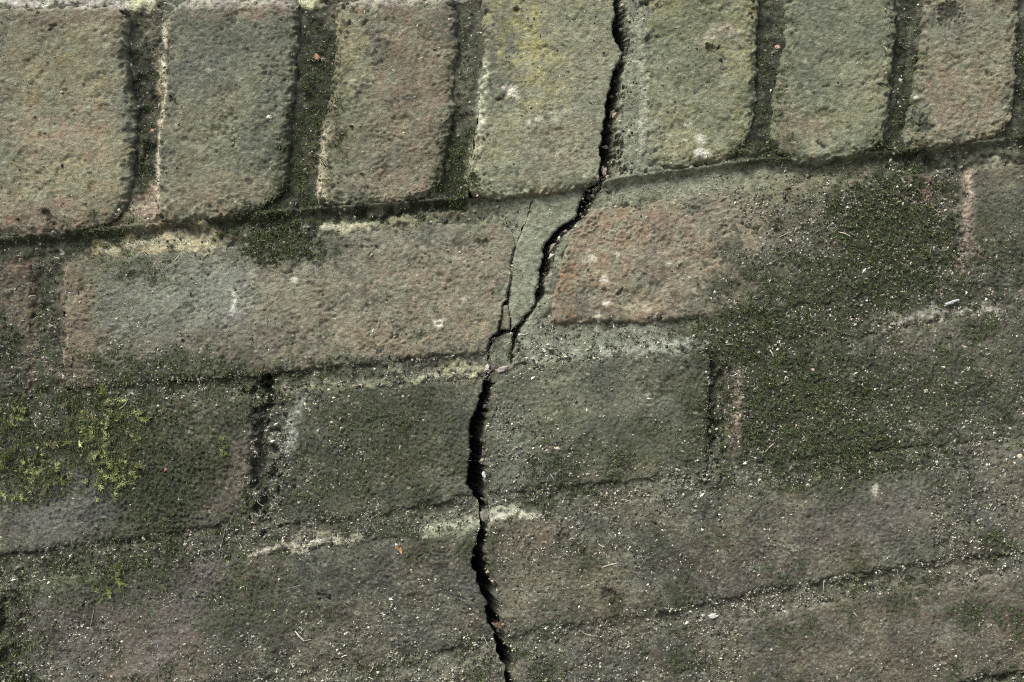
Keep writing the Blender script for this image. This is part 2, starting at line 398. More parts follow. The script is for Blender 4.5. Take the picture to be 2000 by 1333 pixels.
def mixc(C, col, m):
    js = np.flatnonzero(m.max(1) > 0); iz = np.flatnonzero(m.max(0) > 0)
    if len(js) == 0:
        return C
    w = (slice(js[0], js[-1] + 1), slice(iz[0], iz[-1] + 1))
    k = m[w][..., None]
    C[w] = C[w] * (1 - k) + (col[w] if np.ndim(col) == 3 else col) * k
    return C


BT = np.zeros((NY, NX, 3))
for n, b in enumerate(BR):
    BT[IDX == n] = alb(b['col'])
BT[IDX < 0] = alb((90, 85, 70))
BT *= (1 + 0.10 * m1 + 0.13 * m2 + 0.08 * m3 + 0.08 * m4)[..., None].clip(.4, 1.8)
BT *= np.stack([1 + .05 * m3, 1 + 0 * m3, 1 - .05 * m3], -1)

VARB = (1 + 0.14 * m2 + .08 * m4)[..., None] * np.ones(3)
VARM = (1 + 0.16 * m2 + .12 * m4 + .08 * m1)[..., None].clip(.5, 1.6) * np.ones(3)
brick_stains = [  # cx, cy, rx, ry, ang, strength, colour as seen
    (120, 270, 90, 60, 0, .5, (138, 118, 98)), (110, 425, 110, 30, 5, .6, (128, 100, 86)), (40, 90, 110, 60, 10, .5, (100, 96, 78)), (130, 130, 80, 60, 0, .5, (116, 110, 74)), (220, 330, 50, 60, 0, .5, (132, 120, 92)),
    (110, 350, 110, 40, 0, .5, (134, 128, 92)), (30, 30, 260, 16, 2, .5, (104, 84, 76)),
    (430, 80, 150, 60, 10, .8, (84, 88, 78)), (360, 170, 60, 90, 0, .6, (88, 90, 84)), (480, 310, 90, 60, 20, .5, (92, 96, 84)), (450, 380, 110, 30, 5, .6, (122, 110, 86)), (420, 250, 60, 50, 10, .4, (118, 116, 88)),
    (530, 20, 60, 14, 0, .7, (112, 84, 72)), (410, 38, 24, 12, 0, .6, (120, 100, 80)), (560, 290, 26, 90, 0, .4, (70, 72, 60)),
    (690, 140, 30, 110, 0, .6, (132, 128, 88)), (690, 260, 60, 70, 0, .5, (104, 104, 80)), (830, 200, 60, 130, 0, .5, (118, 98, 80)), (790, 340, 80, 50, 0, .5, (116, 100, 84)), (690, 330, 60, 40, 0, .45, (104, 104, 86)), (780, 20, 90, 14, 0, .4, (110, 84, 74)),
    (985, 60, 50, 110, 12, .85, (88, 90, 80)), (1040, 100, 46, 100, 22, .85, (140, 135, 78)), (1000, 230, 36, 70, 10, .35, (130, 128, 90)), (1110, 60, 50, 90, 10, .3, (122, 120, 84)), (1120, 200, 60, 120, 0, .45, (122, 118, 96)), (1070, 310, 60, 50, 0, .5, (116, 108, 92)), (960, 330, 40, 50, 0, .55, (132, 128, 92)), (1150, 330, 30, 30, 0, .5, (130, 128, 98)),
    (960, 160, 20, 50, 0, .6, (80, 84, 76)), (1075, 232, 46, 11, 20, .6, (158, 156, 138)), (1000, 185, 14, 9, 0, .8, (165, 165, 150)),
    (1350, 40, 100, 60, 0, .6, (104, 108, 70)), (1340, 160, 90, 40, 0, .5, (100, 104, 84)), (1300, 200, 30, 110, 0, .4, (124, 126, 100)), (1400, 70, 36, 12, 25, .7, (156, 142, 122)), (1360, 260, 80, 50, 0, .4, (122, 124, 96)),
    (1366, 272, 11, 7, 0, .9, (184, 188, 180)), (1368, 302, 12, 9, 0, .95, (192, 194, 184)), (1340, 244, 8, 5, 0, .7, (165, 165, 145)),
    (1640, 50, 130, 60, 0, .6, (94, 100, 84)), (1570, 110, 60, 40, 0, .6, (84, 90, 78)), (1525, 220, 12, 50, 0, .7, (142, 136, 112)), (1560, 260, 50, 44, 0, .55, (116, 100, 84)), (1600, 290, 28, 14, 0, .7, (142, 142, 112)), (1690, 180, 50, 90, 0, .4, (118, 122, 92)),
    (1860, 60, 90, 50, 0, .55, (94, 94, 84)), (1840, 190, 44, 50, 0, .6, (128, 106, 86)), (1790, 240, 26, 36, 0, .8, (102, 106, 92)), (1900, 120, 60, 60, 0, .4, (124, 118, 90)), (1900, 230, 60, 40, 0, .5, (124, 112, 92)), (1786, 193, 6, 5, 0, .95, (190, 188, 178)),
    # course 2
    (35, 600, 40, 160, 0, .7, (86, 68, 52)), (55, 640, 8, 130, 0, .6, (104, 86, 68)), (10, 660, 26, 60, 0, .6, (70, 46, 38)),
    (290, 600, 170, 100, 4, .85, (98, 101, 92)), (400, 570, 140, 74, 0, .8, (116, 119, 110)), (150, 600, 30, 120, 0, .8, (106, 98, 78)), (160, 690, 50, 70, 0, .7, (104, 92, 78)), (420, 670, 170, 40, 4, .5, (92, 84, 74)), (560, 640, 60, 50, 0, .5, (104, 92, 78)),
    (620, 500, 90, 50, 8, .75, (108, 104, 94)), (720, 610, 120, 60, 0, .5, (124, 114, 94)), (880, 520, 110, 60, 0, .5, (126, 112, 96)), (830, 660, 110, 30, 4, .5, (118, 104, 86)), (930, 600, 40, 70, 0, .5, (124, 112, 90)), (620, 700, 160, 16, 5, .4, (112, 96, 80)),
    (458, 590, 8, 20, 0, .95, (172, 174, 172)), (862, 629, 9, 10, 0, .95, (186, 182, 164)), (575, 549, 7, 6, 0, .95, (186, 184, 170)), (448, 632, 5, 5, 0, .9, (180, 176, 168)), (912, 585, 8, 6, 0, .6, (150, 146, 130)), (890, 505, 12, 6, 0, .6, (150, 138, 120)),
    (1102, 550, 22, 80, 0, .8, (124, 98, 68)), (1140, 450, 40, 30, 20, .5, (120, 100, 80)), (1200, 480, 80, 70, 0, .5, (132, 112, 90)), (1230, 600, 60, 22, 0, .5, (122, 98, 76)), (1340, 480, 90, 80, 0, .45, (126, 110, 94)), (1250, 430, 60, 26, 0, .5, (124, 100, 80)),
    (1280, 420, 22, 10, 0, .35, (108, 82, 70)), (1480, 470, 70, 70, 0, .5, (118, 108, 92)), (1440, 560, 60, 50, 0, .5, (100, 94, 78)), (1205, 498, 5, 5, 0, .95, (190, 186, 168)), (1150, 504, 11, 9, 0, .8, (160, 156, 132)), (1307, 517, 5, 4, 0, .95, (185, 180, 164)), (1207, 572, 8, 8, 0, .6, (160, 152, 128)), (1183, 545, 8, 8, 0, .7, (158, 144, 122)), (1184, 594, 9, 6, 0, .85, (178, 170, 152)), (1240, 600, 40, 7, 10, .6, (160, 150, 124)), (1170, 620, 10, 7, 0, .7, (170, 160, 140)),
    (1893, 430, 9, 90, 4, .85, (140, 120, 104)), (1920, 480, 40, 60, 0, .4, (98, 88, 76)), (1960, 400, 50, 70, 0, .4, (98, 96, 86)),
    # course 3
    (470, 910, 34, 100, -18, .85, (104, 90, 82)), (430, 1000, 60, 30, 10, .7, (96, 84, 74)), (490, 860, 16, 40, 0, .5, (118, 94, 84)), (110, 1010, 120, 60, 0, .8, (98, 94, 88)), (190, 960, 40, 30, 0, .7, (96, 94, 94)), (130, 830, 50, 40, 0, .7, (104, 106, 96)),
    (568, 830, 12, 60, -18, .85, (136, 142, 130)), (590, 800, 30, 10, 40, .6, (130, 134, 116)), (880, 940, 40, 30, 0, .5, (96, 100, 86)), (650, 880, 90, 90, 0, .3, (86, 86, 76)),
    (1000, 860, 50, 110, 0, .75, (104, 108, 92)), (1080, 780, 90, 50, 0, .6, (98, 104, 84)), (1090, 740, 26, 8, 10, .7, (132, 136, 98)), (1210, 710, 120, 20, 5, .5, (112, 116, 104)), (1300, 760, 90, 60, 0, .4, (92, 94, 80)),
    (1446, 790, 8, 80, 4, .85, (136, 112, 98)), (1440, 850, 24, 50, 0, .5, (104, 96, 84)), (1860, 690, 140, 60, 6, .6, (96, 91, 82)), (1800, 660, 90, 30, 6, .5, (100, 92, 82)),
    # course 4, 5
    (1030, 1045, 60, 24, 0, .7, (122, 98, 82)), (1060, 1110, 100, 60, 0, .4, (98, 94, 78)), (1640, 990, 120, 60, 6, .4, (86, 72, 66)), (1600, 1050, 200, 40, 8, .4, (92, 74, 68)), (1800, 1000, 200, 70, 6, .4, (96, 95, 86)),
    (1450, 1110, 160, 60, 8, .5, (84, 66, 62)), (140, 1210, 100, 70, 0, .5, (84, 72, 68)), (310, 1280, 90, 70, 40, .8, (100, 88, 76)), (380, 1110, 50, 40, 0, .6, (92, 80, 72)), (350, 1200, 40, 40, 30, .5, (96, 86, 86)), (290, 1320, 70, 30, 0, .8, (112, 100, 82)),
    (1850, 1230, 170, 60, 8, .35, (92, 82, 74)), (1970, 1220, 50, 50, 0, .5, (112, 96, 80)), (1760, 1290, 130, 30, 8, .5, (100, 88, 68)), (1550, 1260, 120, 50, 0, .4, (88, 84, 76)), (80, 1160, 60, 18, 20, .7, (112, 122, 92)),
    (1400, 1140, 60, 40, 0, .3, (78, 66, 62)), (1870, 930, 200, 30, 5, .4, (100, 100, 92)), (1710, 955, 9, 16, 10, .8, (146, 138, 120)),
]
for (cx, cy, rx, ry, an, s, c) in brick_stains:
    i = np.clip((s + 0.0) * blob(cx, cy, rx, ry, an, 0.55, 0.3), 0, 1)
    BT = mixc(BT, alb(c) * VARB, i)
BT = mixc(BT, alb((38, 36, 30)), np.clip(pit * .8, 0, 1))

lich = sm(1.7, 2.1, noise(68, 26) + .35 * noise(69, 8)) * sm(-.2, 1.2, noise(70, 300))
mixc(BT, alb((150, 150, 128)), .6 * lich * (1 - dirt))
blot = sm(1.3, 1.7, fbm(71, 60, 4, .8)) * (1 - dirt)
mixc(BT, alb((74, 74, 62)), .5 * blot)
fleck = sm(2.9, 3.2, noise(72, 9))
mixc(BT, alb((186, 184, 168)), .85 * fleck)
# worn, pale arrises, with light painted along left and top edges
worn_lit_pts = [([(322, 60), (322, 180), (316, 240), (308, 340), (306, 400)], 4, .9, (176, 166, 140)), ([(318, 170), (322, 200)], 9, .7, (168, 164, 130)), ([(640, 260), (630, 330), (630, 385)], 8, .75, (150, 146, 118)),
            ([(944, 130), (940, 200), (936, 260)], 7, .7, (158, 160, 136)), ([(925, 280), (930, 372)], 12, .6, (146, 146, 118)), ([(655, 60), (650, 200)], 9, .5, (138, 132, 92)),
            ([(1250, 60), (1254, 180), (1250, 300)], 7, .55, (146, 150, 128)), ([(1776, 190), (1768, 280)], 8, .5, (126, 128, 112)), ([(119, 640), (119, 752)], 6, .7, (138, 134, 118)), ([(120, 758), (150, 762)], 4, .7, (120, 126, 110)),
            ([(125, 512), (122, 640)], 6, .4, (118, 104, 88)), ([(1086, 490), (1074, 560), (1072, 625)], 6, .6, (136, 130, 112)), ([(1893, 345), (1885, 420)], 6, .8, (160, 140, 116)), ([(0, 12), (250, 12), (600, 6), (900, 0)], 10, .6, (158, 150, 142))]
for pts, w, s, c in worn_lit_pts:
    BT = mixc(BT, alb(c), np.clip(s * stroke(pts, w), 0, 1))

# mortar
MT = np.ones((NY, NX, 3)) * alb((84, 84, 68))
MT *= (1 + 0.14 * m1 + 0.16 * m2 + 0.12 * m4)[..., None].clip(.4, 1.9)
mortar_stains_and_light = [
    (285, 220, 45, 260, 2, .9, (48, 49, 40)), (620, 200, 50, 260, 2, .9, (46, 47, 36)), (900, 100, 40, 140, 2, .8, (62, 66, 52)), (895, 330, 40, 90, 2, .9, (42, 48, 28)), (1500, 160, 40, 220, 0, .9, (46, 50, 40)), (1765, 160, 44, 220, 2, .85, (52, 52, 44)), (2000, 200, 26, 260, 0, .85, (48, 50, 38)),
    (1236, 170, 30, 240, 2, .95, (110, 114, 92)), (1255, 200, 8, 130, 1, .6, (140, 146, 126)), (1225, 330, 50, 40, 0, .8, (104, 106, 86)),
    (1070, 420, 80, 60, 30, .9, (108, 112, 90)), (1030, 530, 40, 130, 8, .9, (118, 122, 98)), (1075, 600, 30, 70, 0, .8, (104, 108, 90)), (1050, 660, 60, 40, 0, .8, (108, 112, 92)),
    (1350, 370, 190, 30, 7, .9, (122, 122, 94)), (1280, 350, 120, 22, 7, .6, (104, 112, 92)), (1620, 380, 110, 46, 8, .9, (126, 126, 92)), (1700, 400, 60, 40, 10, .5, (104, 108, 88)),
    (940, 420, 110, 24, 6, .7, (84, 84, 58)), (120, 480, 200, 26, 5, .85, (46, 48, 38)), (330, 478, 120, 24, 4, .9, (168, 156, 118)), (215, 488, 16, 10, 0, .9, (160, 154, 126)), (350, 455, 60, 14, 0, .6, (158, 146, 110)), (280, 440, 40, 22, 0, .8, (132, 118, 92)), (285, 405, 26, 34, -10, .7, (150, 130, 112)),
    (545, 465, 90, 46, -8, .9, (48, 52, 32)), (700, 442, 90, 12, 5, .9, (156, 152, 122)), (640, 450, 22, 8, 0, .9, (176, 170, 150)), (770, 412, 160, 16, 5, .85, (44, 46, 32)), (800, 432, 50, 10, 5, .6, (130, 126, 92)),
    (1790, 370, 60, 70, 0, .8, (52, 52, 40)), (1850, 430, 60, 120, 0, .7, (52, 54, 40)), (1812, 378, 10, 26, -10, .9, (128, 100, 88)), (1960, 330, 60, 9, 8, .8, (142, 138, 118)),
    (90, 640, 36, 150, 0, .8, (52, 54, 42)), (100, 690, 24, 70, 0, .5, (76, 80, 68)), (0, 690, 30, 90, 0, .6, (58, 42, 34)),
    (740, 712, 210, 12, 5, .7, (52, 54, 40)), (650, 752, 110, 7, 6, .7, (134, 136, 108)), (830, 735, 60, 8, 6, .8, (146, 146, 116)), (900, 722, 44, 10, 6, .8, (152, 152, 112)), (1150, 676, 140, 18, 6, .8, (116, 122, 104)), (1330, 682, 70, 12, 5, .8, (132, 138, 122)), (1150, 646, 110, 12, 5, .6, (84, 86, 70)),
    (1590, 640, 120, 20, 8, .6, (104, 104, 66)), (1850, 612, 100, 7, 8, .85, (150, 146, 130)), (1880, 590, 60, 14, 10, .7, (44, 46, 46)), (1640, 610, 70, 22, 10, .6, (92, 84, 62)),
    (1410, 780, 30, 110, 0, .7, (50, 50, 36)), (515, 880, 34, 150, 0, .9, (38, 42, 34)), (520, 900, 20, 90, 0, .4, (80, 92, 88)), (525, 750, 24, 24, 0, .95, (26, 28, 22)),
    (590, 1064, 110, 6, 8, .8, (150, 146, 122)), (510, 1076, 26, 6, 5, .7, (160, 144, 126)), (880, 1030, 60, 10, 5, .8, (134, 138, 110)), (900, 1010, 60, 16, 5, .6, (110, 114, 86)), (1005, 1000, 46, 9, 8, .95, (170, 172, 146)), (1045, 1012, 14, 14, 0, .6, (150, 146, 126)), (990, 978, 50, 12, 5, .6, (96, 96, 78)),
    (300, 1080, 240, 30, 8, .6, (62, 58, 48)), (20, 1250, 36, 140, 0, .8, (40, 42, 30)), (130, 1125, 90, 20, 18, .5, (96, 106, 76)), (880, 1300, 90, 14, 12, .5, (118, 116, 98)), (1000, 1250, 60, 30, 10, .5, (84, 84, 70)), (1060, 1262, 100, 26, 12, .5, (100, 98, 84)), (1280, 1225, 160, 20, 12, .5, (92, 88, 74)),
    (270, 4, 30, 18, 0, .95, (178, 178, 132)), (605, 2, 18, 14, 0, .95, (176, 180, 132)), (100, 2, 160, 12, 0, .8, (176, 168, 168)), (450, 0, 130, 10, 0, .8, (170, 162, 158)), (780, -8, 160, 10, 0, .8, (158, 152, 146)),  # lavender-grey bands paint the sunlit ledge above the upright course
]
for (cx, cy, rx, ry, an, s, c) in mortar_stains_and_light:
    i = np.clip(s * 1.05 * blob(cx, cy, rx, ry, an, 0.5, 0.34), 0, 1)
    MT = mixc(MT, alb(c) * VARM, i)

# dirt and algae film: lies over both brick and mortar, with ragged grain-sized edges
dn = np.clip(dirt * 1.25 + 0.14 * m1 + 0.20 * m2 + 0.16 * m4 + 0.12 * WARP2 - 0.16, 0, 1) * sm(0.05, .3, dirt)
dcol = np.ones((NY, NX, 3)) * alb((78, 79, 68)) * (1 + 0.16 * m3 + .20 * m1 + 0.40 * m4 + .16 * m2 + .55 * noise(65, 5))[..., None].clip(.3, 2.6)
an_ = np.clip(algae * 1.5 + 0.22 * m1 + 0.28 * m2 + 0.2 * m4 - 0.28, 0, 1) * sm(0.03, .3, algae)
acol = np.ones((NY, NX, 3)) * alb((38, 48, 25)) * (1 + 0.25 * m1 + 0.45 * m4 + .3 * m2)[..., None].clip(.3, 2.2)
hue_n = fbm(74, 260, 5, .6)
dcol = dcol * np.stack([1 + .025 * hue_n, 1 + 0 * hue_n, .97 - .03 * hue_n], -1) * (1 + .10 * fbm(75, 180, 5, .7))[..., None]
green = np.clip(0.42 + .12 * WARP + .12 * m1, 0, .8) * sm(2200, 200, GY)        # thin green bloom over all

keepM = np.ones((NY, NX))                         # pale pointing that shows through the dirt
for (cx, cy, rx, ry, an, s, c) in mortar_stains_and_light:
    if sum(c) > 380:
        keepM = np.minimum(keepM, 1 - .85 * blob(cx, cy, rx * 1.1, ry * 1.1, an, 0.5, 0.3))


def finish(C, is_m):
    g = C.mean(-1, keepdims=True)
    C = C * (1 - green[..., None]) + (g * np.array([0.98, 1.06, .76])) * green[..., None]
    k = keepM if is_m else 1.0
    C = mixc(C, dcol, np.clip(dn * .82 * k, 0, 1))
    C = mixc(C, acol, np.clip(an_ * .8 * (k if is_m else 1), 0, 1))
    return np.clip(C, .004, .8)


BT, MT = finish(BT, False), finish(MT, True)
grit_n = np.clip(.85 + .22 * m2 + .2 * m4 + .15 * WARP2, 0, 1)
mixc(MT, alb((122, 127, 108)) * VARM, .55 * trowelled)
late = [
    ([(905, 120), (908, 190)], 14, .5, (112, 114, 90)), ([(296, 40), (292, 110)], 12, .45, (120, 112, 92)), ([(612, 260), (606, 330)], 9, .3, (104, 98, 72)), ([(284, 180), (290, 260)], 8, .3, (98, 92, 80)), ([(1516, 40), (1512, 120)], 8, .35, (92, 96, 80)), ([(1776, 60), (1772, 150)], 8, .4, (88, 92, 76)),
    ([(2000, 1082), (1850, 1098), (1700, 1130), (1500, 1160), (1300, 1204), (1010, 1255)], 6, .6, (50, 48, 42)), ([(1870, 1334), (2000, 1310)], 5, .8, (36, 38, 28)), ([(950, 966), (1060, 958), (1200, 945)], 7, .5, (56, 58, 44)), ([(700, 1010), (890, 985)], 6, .5, (50, 54, 38)), ([(0, 1086), (230, 1062), (440, 1020)], 5, .7, (40, 38, 32)),  # worn lime, bare brick, dark joints, painted edge highlights and shadow lines: points, half width, strength, colour
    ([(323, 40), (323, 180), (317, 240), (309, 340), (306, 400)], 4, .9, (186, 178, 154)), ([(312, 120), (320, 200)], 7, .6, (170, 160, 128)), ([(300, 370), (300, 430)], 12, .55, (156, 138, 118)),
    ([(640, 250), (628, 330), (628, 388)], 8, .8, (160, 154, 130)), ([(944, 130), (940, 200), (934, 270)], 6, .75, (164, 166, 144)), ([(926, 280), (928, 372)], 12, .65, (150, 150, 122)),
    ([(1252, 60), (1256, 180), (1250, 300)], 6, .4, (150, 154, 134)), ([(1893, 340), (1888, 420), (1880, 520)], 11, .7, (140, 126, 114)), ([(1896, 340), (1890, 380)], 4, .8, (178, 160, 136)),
    ([(1818, 355), (1808, 398)], 8, .8, (136, 108, 96)), ([(1446, 722), (1438, 800), (1434, 850)], 8, .8, (138, 124, 112)), ([(1434, 800), (1432, 880)], 10, .4, (104, 92, 82)), ([(1396, 680), (1390, 800), (1382, 930)], 8, .85, (38, 40, 28)),
    ([(0, 520), (60, 518)], 8, .5, (110, 92, 74)), ([(66, 530), (56, 760)], 5, .5, (104, 84, 66)), ([(126, 520), (124, 640), (122, 750)], 5, .6, (128, 114, 96)), ([(150, 530), (158, 600), (150, 740)], 20, .4, (112, 96, 80)),
    ([(586, 790), (570, 830), (564, 880)], 9, .75, (140, 146, 136)), ([(486, 850), (480, 900), (440, 980), (380, 1026)], 20, .5, (98, 90, 84)), ([(330, 1230), (290, 1310)], 40, .4, (100, 94, 84)), ([(410, 1090), (370, 1180), (320, 1260), (280, 1330)], 34, .55, (98, 92, 92)), ([(60, 1220), (200, 1230)], 50, .4, (92, 86, 86)), ([(1600, 1010), (1800, 980)], 40, .35, (96, 94, 90)), ([(1000, 830), (1000, 930)], 34, .35, (104, 110, 96)), ([(60, 1020), (180, 1000)], 36, .5, (98, 97, 96)), ([(180, 940), (210, 980)], 20, .5, (92, 94, 96)),
    ([(490, 1078), (560, 1068), (610, 1060), (700, 1050)], 5, .8, (170, 166, 146)), ([(590, 1050), (640, 1046)], 8, .3, (140, 136, 112)), ([(825, 1038), (880, 1026), (935, 1012)], 7, .75, (160, 164, 138)), ([(840, 1020), (930, 1000)], 9, .35, (120, 124, 98)), ([(955, 1008), (1010, 998), (1050, 1006)], 6, .8, (168, 170, 152)),
    ([(1005, 706), (1120, 692), (1220, 682)], 5, .6, (144, 150, 130)), ([(1180, 682), (1380, 672)], 9, .6, (148, 154, 140)), ([(1020, 682), (1200, 664)], 11, .5, (116, 122, 102)), ([(560, 762), (700, 750), (840, 738), (945, 722)], 5, .6, (148, 150, 122)), ([(1740, 634), (1850, 618), (1950, 602)], 5, .8, (158, 154, 140)),
    ([(1250, 940), (1400, 925), (1500, 940)], 14, .4, (116, 118, 102)), ([(1380, 1225), (1500, 1195), (1700, 1150), (1990, 1120)], 18, .4, (112, 110, 98)), ([(870, 1306), (960, 1290)], 10, .5, (128, 126, 110)), ([(1010, 1270), (1120, 1240)], 16, .4, (108, 108, 92)),
    ([(1940, 880), (2000, 870)], 20, .4, (110, 108, 98)), ([(1590, 930), (1640, 925)], 8, .5, (120, 120, 96)), ([(60, 1160), (120, 1130), (180, 1120)], 14, .45, (110, 120, 92)),
]
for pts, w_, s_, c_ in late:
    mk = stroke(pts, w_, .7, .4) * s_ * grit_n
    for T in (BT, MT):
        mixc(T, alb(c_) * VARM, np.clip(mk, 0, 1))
for cx, cy, rx, ry in [(458, 585, 7, 16), (862, 629, 9, 9), (575, 549, 6, 5), (448, 630, 4, 4), (1366, 271, 9, 6), (1368, 301, 9, 8), (1340, 245, 6, 3), (1205, 498, 4, 5), (1150, 503, 9, 8), (1307, 517, 4, 3), (1183, 594, 7, 5), (1170, 577, 7, 3),
                       (1264, 606, 6, 3), (1274, 622, 6, 5), (1181, 545, 6, 6), (1200, 455, 5, 4), (1786, 193, 5, 4), (990, 178, 9, 6), (950, 183, 7, 5), (1050, 236, 16, 6), (1075, 222, 9, 4), (912, 585, 6, 4), (1712, 958, 5, 10), (120, 495, 5, 4), (1227, 259, 4, 4), (766, 323, 5, 4), (1170, 620, 7, 4), (1105, 497, 4, 4)]:
    k_ = blob(cx, cy, rx * .85, ry * .85, 15, .35, .6)
    k_ = k_ * np.clip(.8 + .3 * m4 + .2 * m2, 0, 1)
    mixc(BT, alb((188, 184, 166)), .8 * k_); mixc(MT, alb((188, 184, 166)), .8 * k_)
BT, MT = BT.clip(.004, .8), MT.clip(.004, .8)
TOP_H = np.maximum(MORT_H, np.where(DIN > 4, face + BRICK_H, -99) - np.maximum(0, 1 - DIN / 18) ** 2 * 4)      # mm, what one would touch
WET = np.clip(algae * .5 + dirt * .3, 0, 1)


# ---------------------------------------------------------------- materials
def new_mat(name):
    m = bpy.data.materials.new(name)
    m.use_nodes = True
    t = m.node_tree
    p = t.nodes['Principled BSDF']
    return m, t, p


def masonry_mat(name, speck, bump_d, grain_scale):
    m, t, p = new_mat(name)
    N, Lk = t.nodes, t.links
    geo = N.new('ShaderNodeNewGeometry')
    rot = N.new('ShaderNodeMapping')
    rot.inputs['Rotation'].default_value = (0, R(-18), 0)
    rot.inputs['Scale'].default_value = (0.7, 1, 1)
    Lk.new(geo.outputs['Position'], rot.inputs['Vector'])
    att = N.new('ShaderNodeAttribute'); att.attribute_name = 'tint'

    def nz(scale, detail, rough):
        n = N.new('ShaderNodeTexNoise')
        n.inputs['Scale'].default_value = scale
        n.inputs['Detail'].default_value = detail
        n.inputs['Roughness'].default_value = rough
        Lk.new(rot.outputs[0], n.inputs['Vector'])
        return n.outputs['Fac']

    def math_(op, a_, b_, c_=None):
        n = N.new('ShaderNodeMath'); n.operation = op
        for i, v in enumerate((a_, b_) + ((c_,) if c_ is not None else ())):
            if isinstance(v, (int, float)):
                n.inputs[i].default_value = v
            else:
                Lk.new(v, n.inputs[i])
        return n.outputs[0]
    n1 = nz(grain_scale, 6, .8)
    n2 = nz(grain_scale * .3, 5, .7)
    val = math_('MULTIPLY_ADD', n1, speck * 2, 1 - speck)
    val2 = math_('MULTIPLY_ADD', n2, speck * 1.2, 1 - speck * .6)
    val = math_('MULTIPLY', val, val2)
    vm = N.new('ShaderNodeVectorMath'); vm.operation = 'SCALE'
    Lk.new(att.outputs['Color'], vm.inputs[0]); Lk.new(val, vm.inputs['Scale'])
    # pale mineral grains
    vor = N.new('ShaderNodeTexVoronoi'); vor.inputs['Scale'].default_value = grain_scale * .55
    Lk.new(rot.outputs[0], vor.inputs['Vector'])
    sep = N.new('ShaderNodeSeparateColor'); Lk.new(vor.outputs['Color'], sep.inputs[0])
    pick = math_('GREATER_THAN', sep.outputs[0], .955)
    near = math_('LESS_THAN', vor.outputs['Distance'], .34)
    g = math_('MULTIPLY', pick, near)
    g = math_('MULTIPLY', g, .55)
    mx = N.new('ShaderNodeMix'); mx.data_type = 'RGBA'
    Lk.new(g, mx.inputs['Factor']); Lk.new(vm.outputs[0], mx.inputs[6])
    mx.inputs[7].default_value = (.42, .38, .29, 1)
    Lk.new(mx.outputs[2], p.inputs['Base Color'])
    p.inputs['Roughness'].default_value = .88
    p.inputs['Specular IOR Level'].default_value = .3
    hgt = math_('MULTIPLY_ADD', n1, 1.0, math_('MULTIPLY', n2, .9))
    bp = N.new('ShaderNodeBump')
    bp.inputs['Strength'].default_value = 1.0
    bp.inputs['Distance'].default_value = bump_d
    Lk.new(hgt, bp.inputs['Height'])
    Lk.new(bp.outputs[0], p.inputs['Normal'])
    return m


mat_brick = masonry_mat('weathered_brick', .72, .0015, 800)
mat_mortar = masonry_mat('lime_mortar', .75, .0015, 850)


def tint_mat(name, rough=.7, sss=0, var=0.0):
    m, t, p = new_mat(name)
    att = t.nodes.new('ShaderNodeAttribute'); att.attribute_name = 'tint'
    nz_ = t.nodes.new('ShaderNodeTexNoise'); nz_.inputs['Scale'].default_value = 700
    geo = t.nodes.new('ShaderNodeNewGeometry')
    t.links.new(geo.outputs['Position'], nz_.inputs['Vector'])
    ma = t.nodes.new('ShaderNodeMath'); ma.operation = 'MULTIPLY_ADD'
    t.links.new(nz_.outputs['Fac'], ma.inputs[0]); ma.inputs[1].default_value = .8; ma.inputs[2].default_value = .6
    vm = t.nodes.new('ShaderNodeVectorMath'); vm.operation = 'SCALE'
    t.links.new(att.outputs['Color'], vm.inputs[0]); t.links.new(ma.outputs[0], vm.inputs['Scale'])
    t.links.new(vm.outputs[0], p.inputs['Base Color'])
    p.inputs['Roughness'].default_value = rough
    p.inputs['Specular IOR Level'].default_value = .3
    return m


mat_moss = tint_mat('moss_leaf', .6)
mat_litter = tint_mat('dry_litter', .8)
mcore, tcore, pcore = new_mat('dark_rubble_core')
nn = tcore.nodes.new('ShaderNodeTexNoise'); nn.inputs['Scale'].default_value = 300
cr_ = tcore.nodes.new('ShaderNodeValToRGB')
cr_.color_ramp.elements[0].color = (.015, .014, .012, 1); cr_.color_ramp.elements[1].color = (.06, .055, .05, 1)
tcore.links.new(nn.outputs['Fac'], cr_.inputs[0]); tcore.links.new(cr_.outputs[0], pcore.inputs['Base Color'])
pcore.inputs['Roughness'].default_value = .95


# ---------------------------------------------------------------- mesh helpers
def world_co(x, y, h_mm):
    return np.stack([(x - 1000) * K, -h_mm * .001, (666.5 - y) * K], -1)


def mesh_obj(name, co, quads, tint, mat, parent=None, smooth=True, origin=None):
    co = np.asarray(co, np.float64).reshape(-1, 3)
    if origin is None:
        origin = (co.min(0) + co.max(0)) / 2
    origin = np.asarray(origin, float)
    me = bpy.data.meshes.new(name)
    co2 = (co - origin).astype(np.float32)
    n = len(quads); w = quads.shape[1]
    me.vertices.add(len(co2)); me.vertices.foreach_set('co', co2.ravel())
    me.loops.add(n * w); me.loops.foreach_set('vertex_index', quads.ravel().astype(np.int32))
    me.polygons.add(n); me.polygons.foreach_set('loop_start', (np.arange(n) * w).astype(np.int32))
    me.polygons.foreach_set('use_smooth', np.full(n, smooth))
    me.update(calc_edges=True)
    if tint is not None:
        at = me.attributes.new('tint', 'FLOAT_COLOR', 'POINT')
        c = np.ones((len(co2), 4), np.float32); c[:, :3] = np.asarray(tint).reshape(-1, 3)
        at.data.foreach_set('color', c.ravel())
    me.materials.append(mat)
    o = bpy.data.objects.new(name, me)
    scene.collection.objects.link(o)
    o.location = origin
    if parent is not None:
        o.parent = parent
        o.location = Vector(origin) - parent.location
    return o


def grid_quads(nu, nv):
    i = np.arange(nu * nv).reshape(nv, nu)
    return np.stack([i[:-1, :-1], i[1:, :-1], i[1:, 1:], i[:-1, 1:]], -1).reshape(-1, 4)


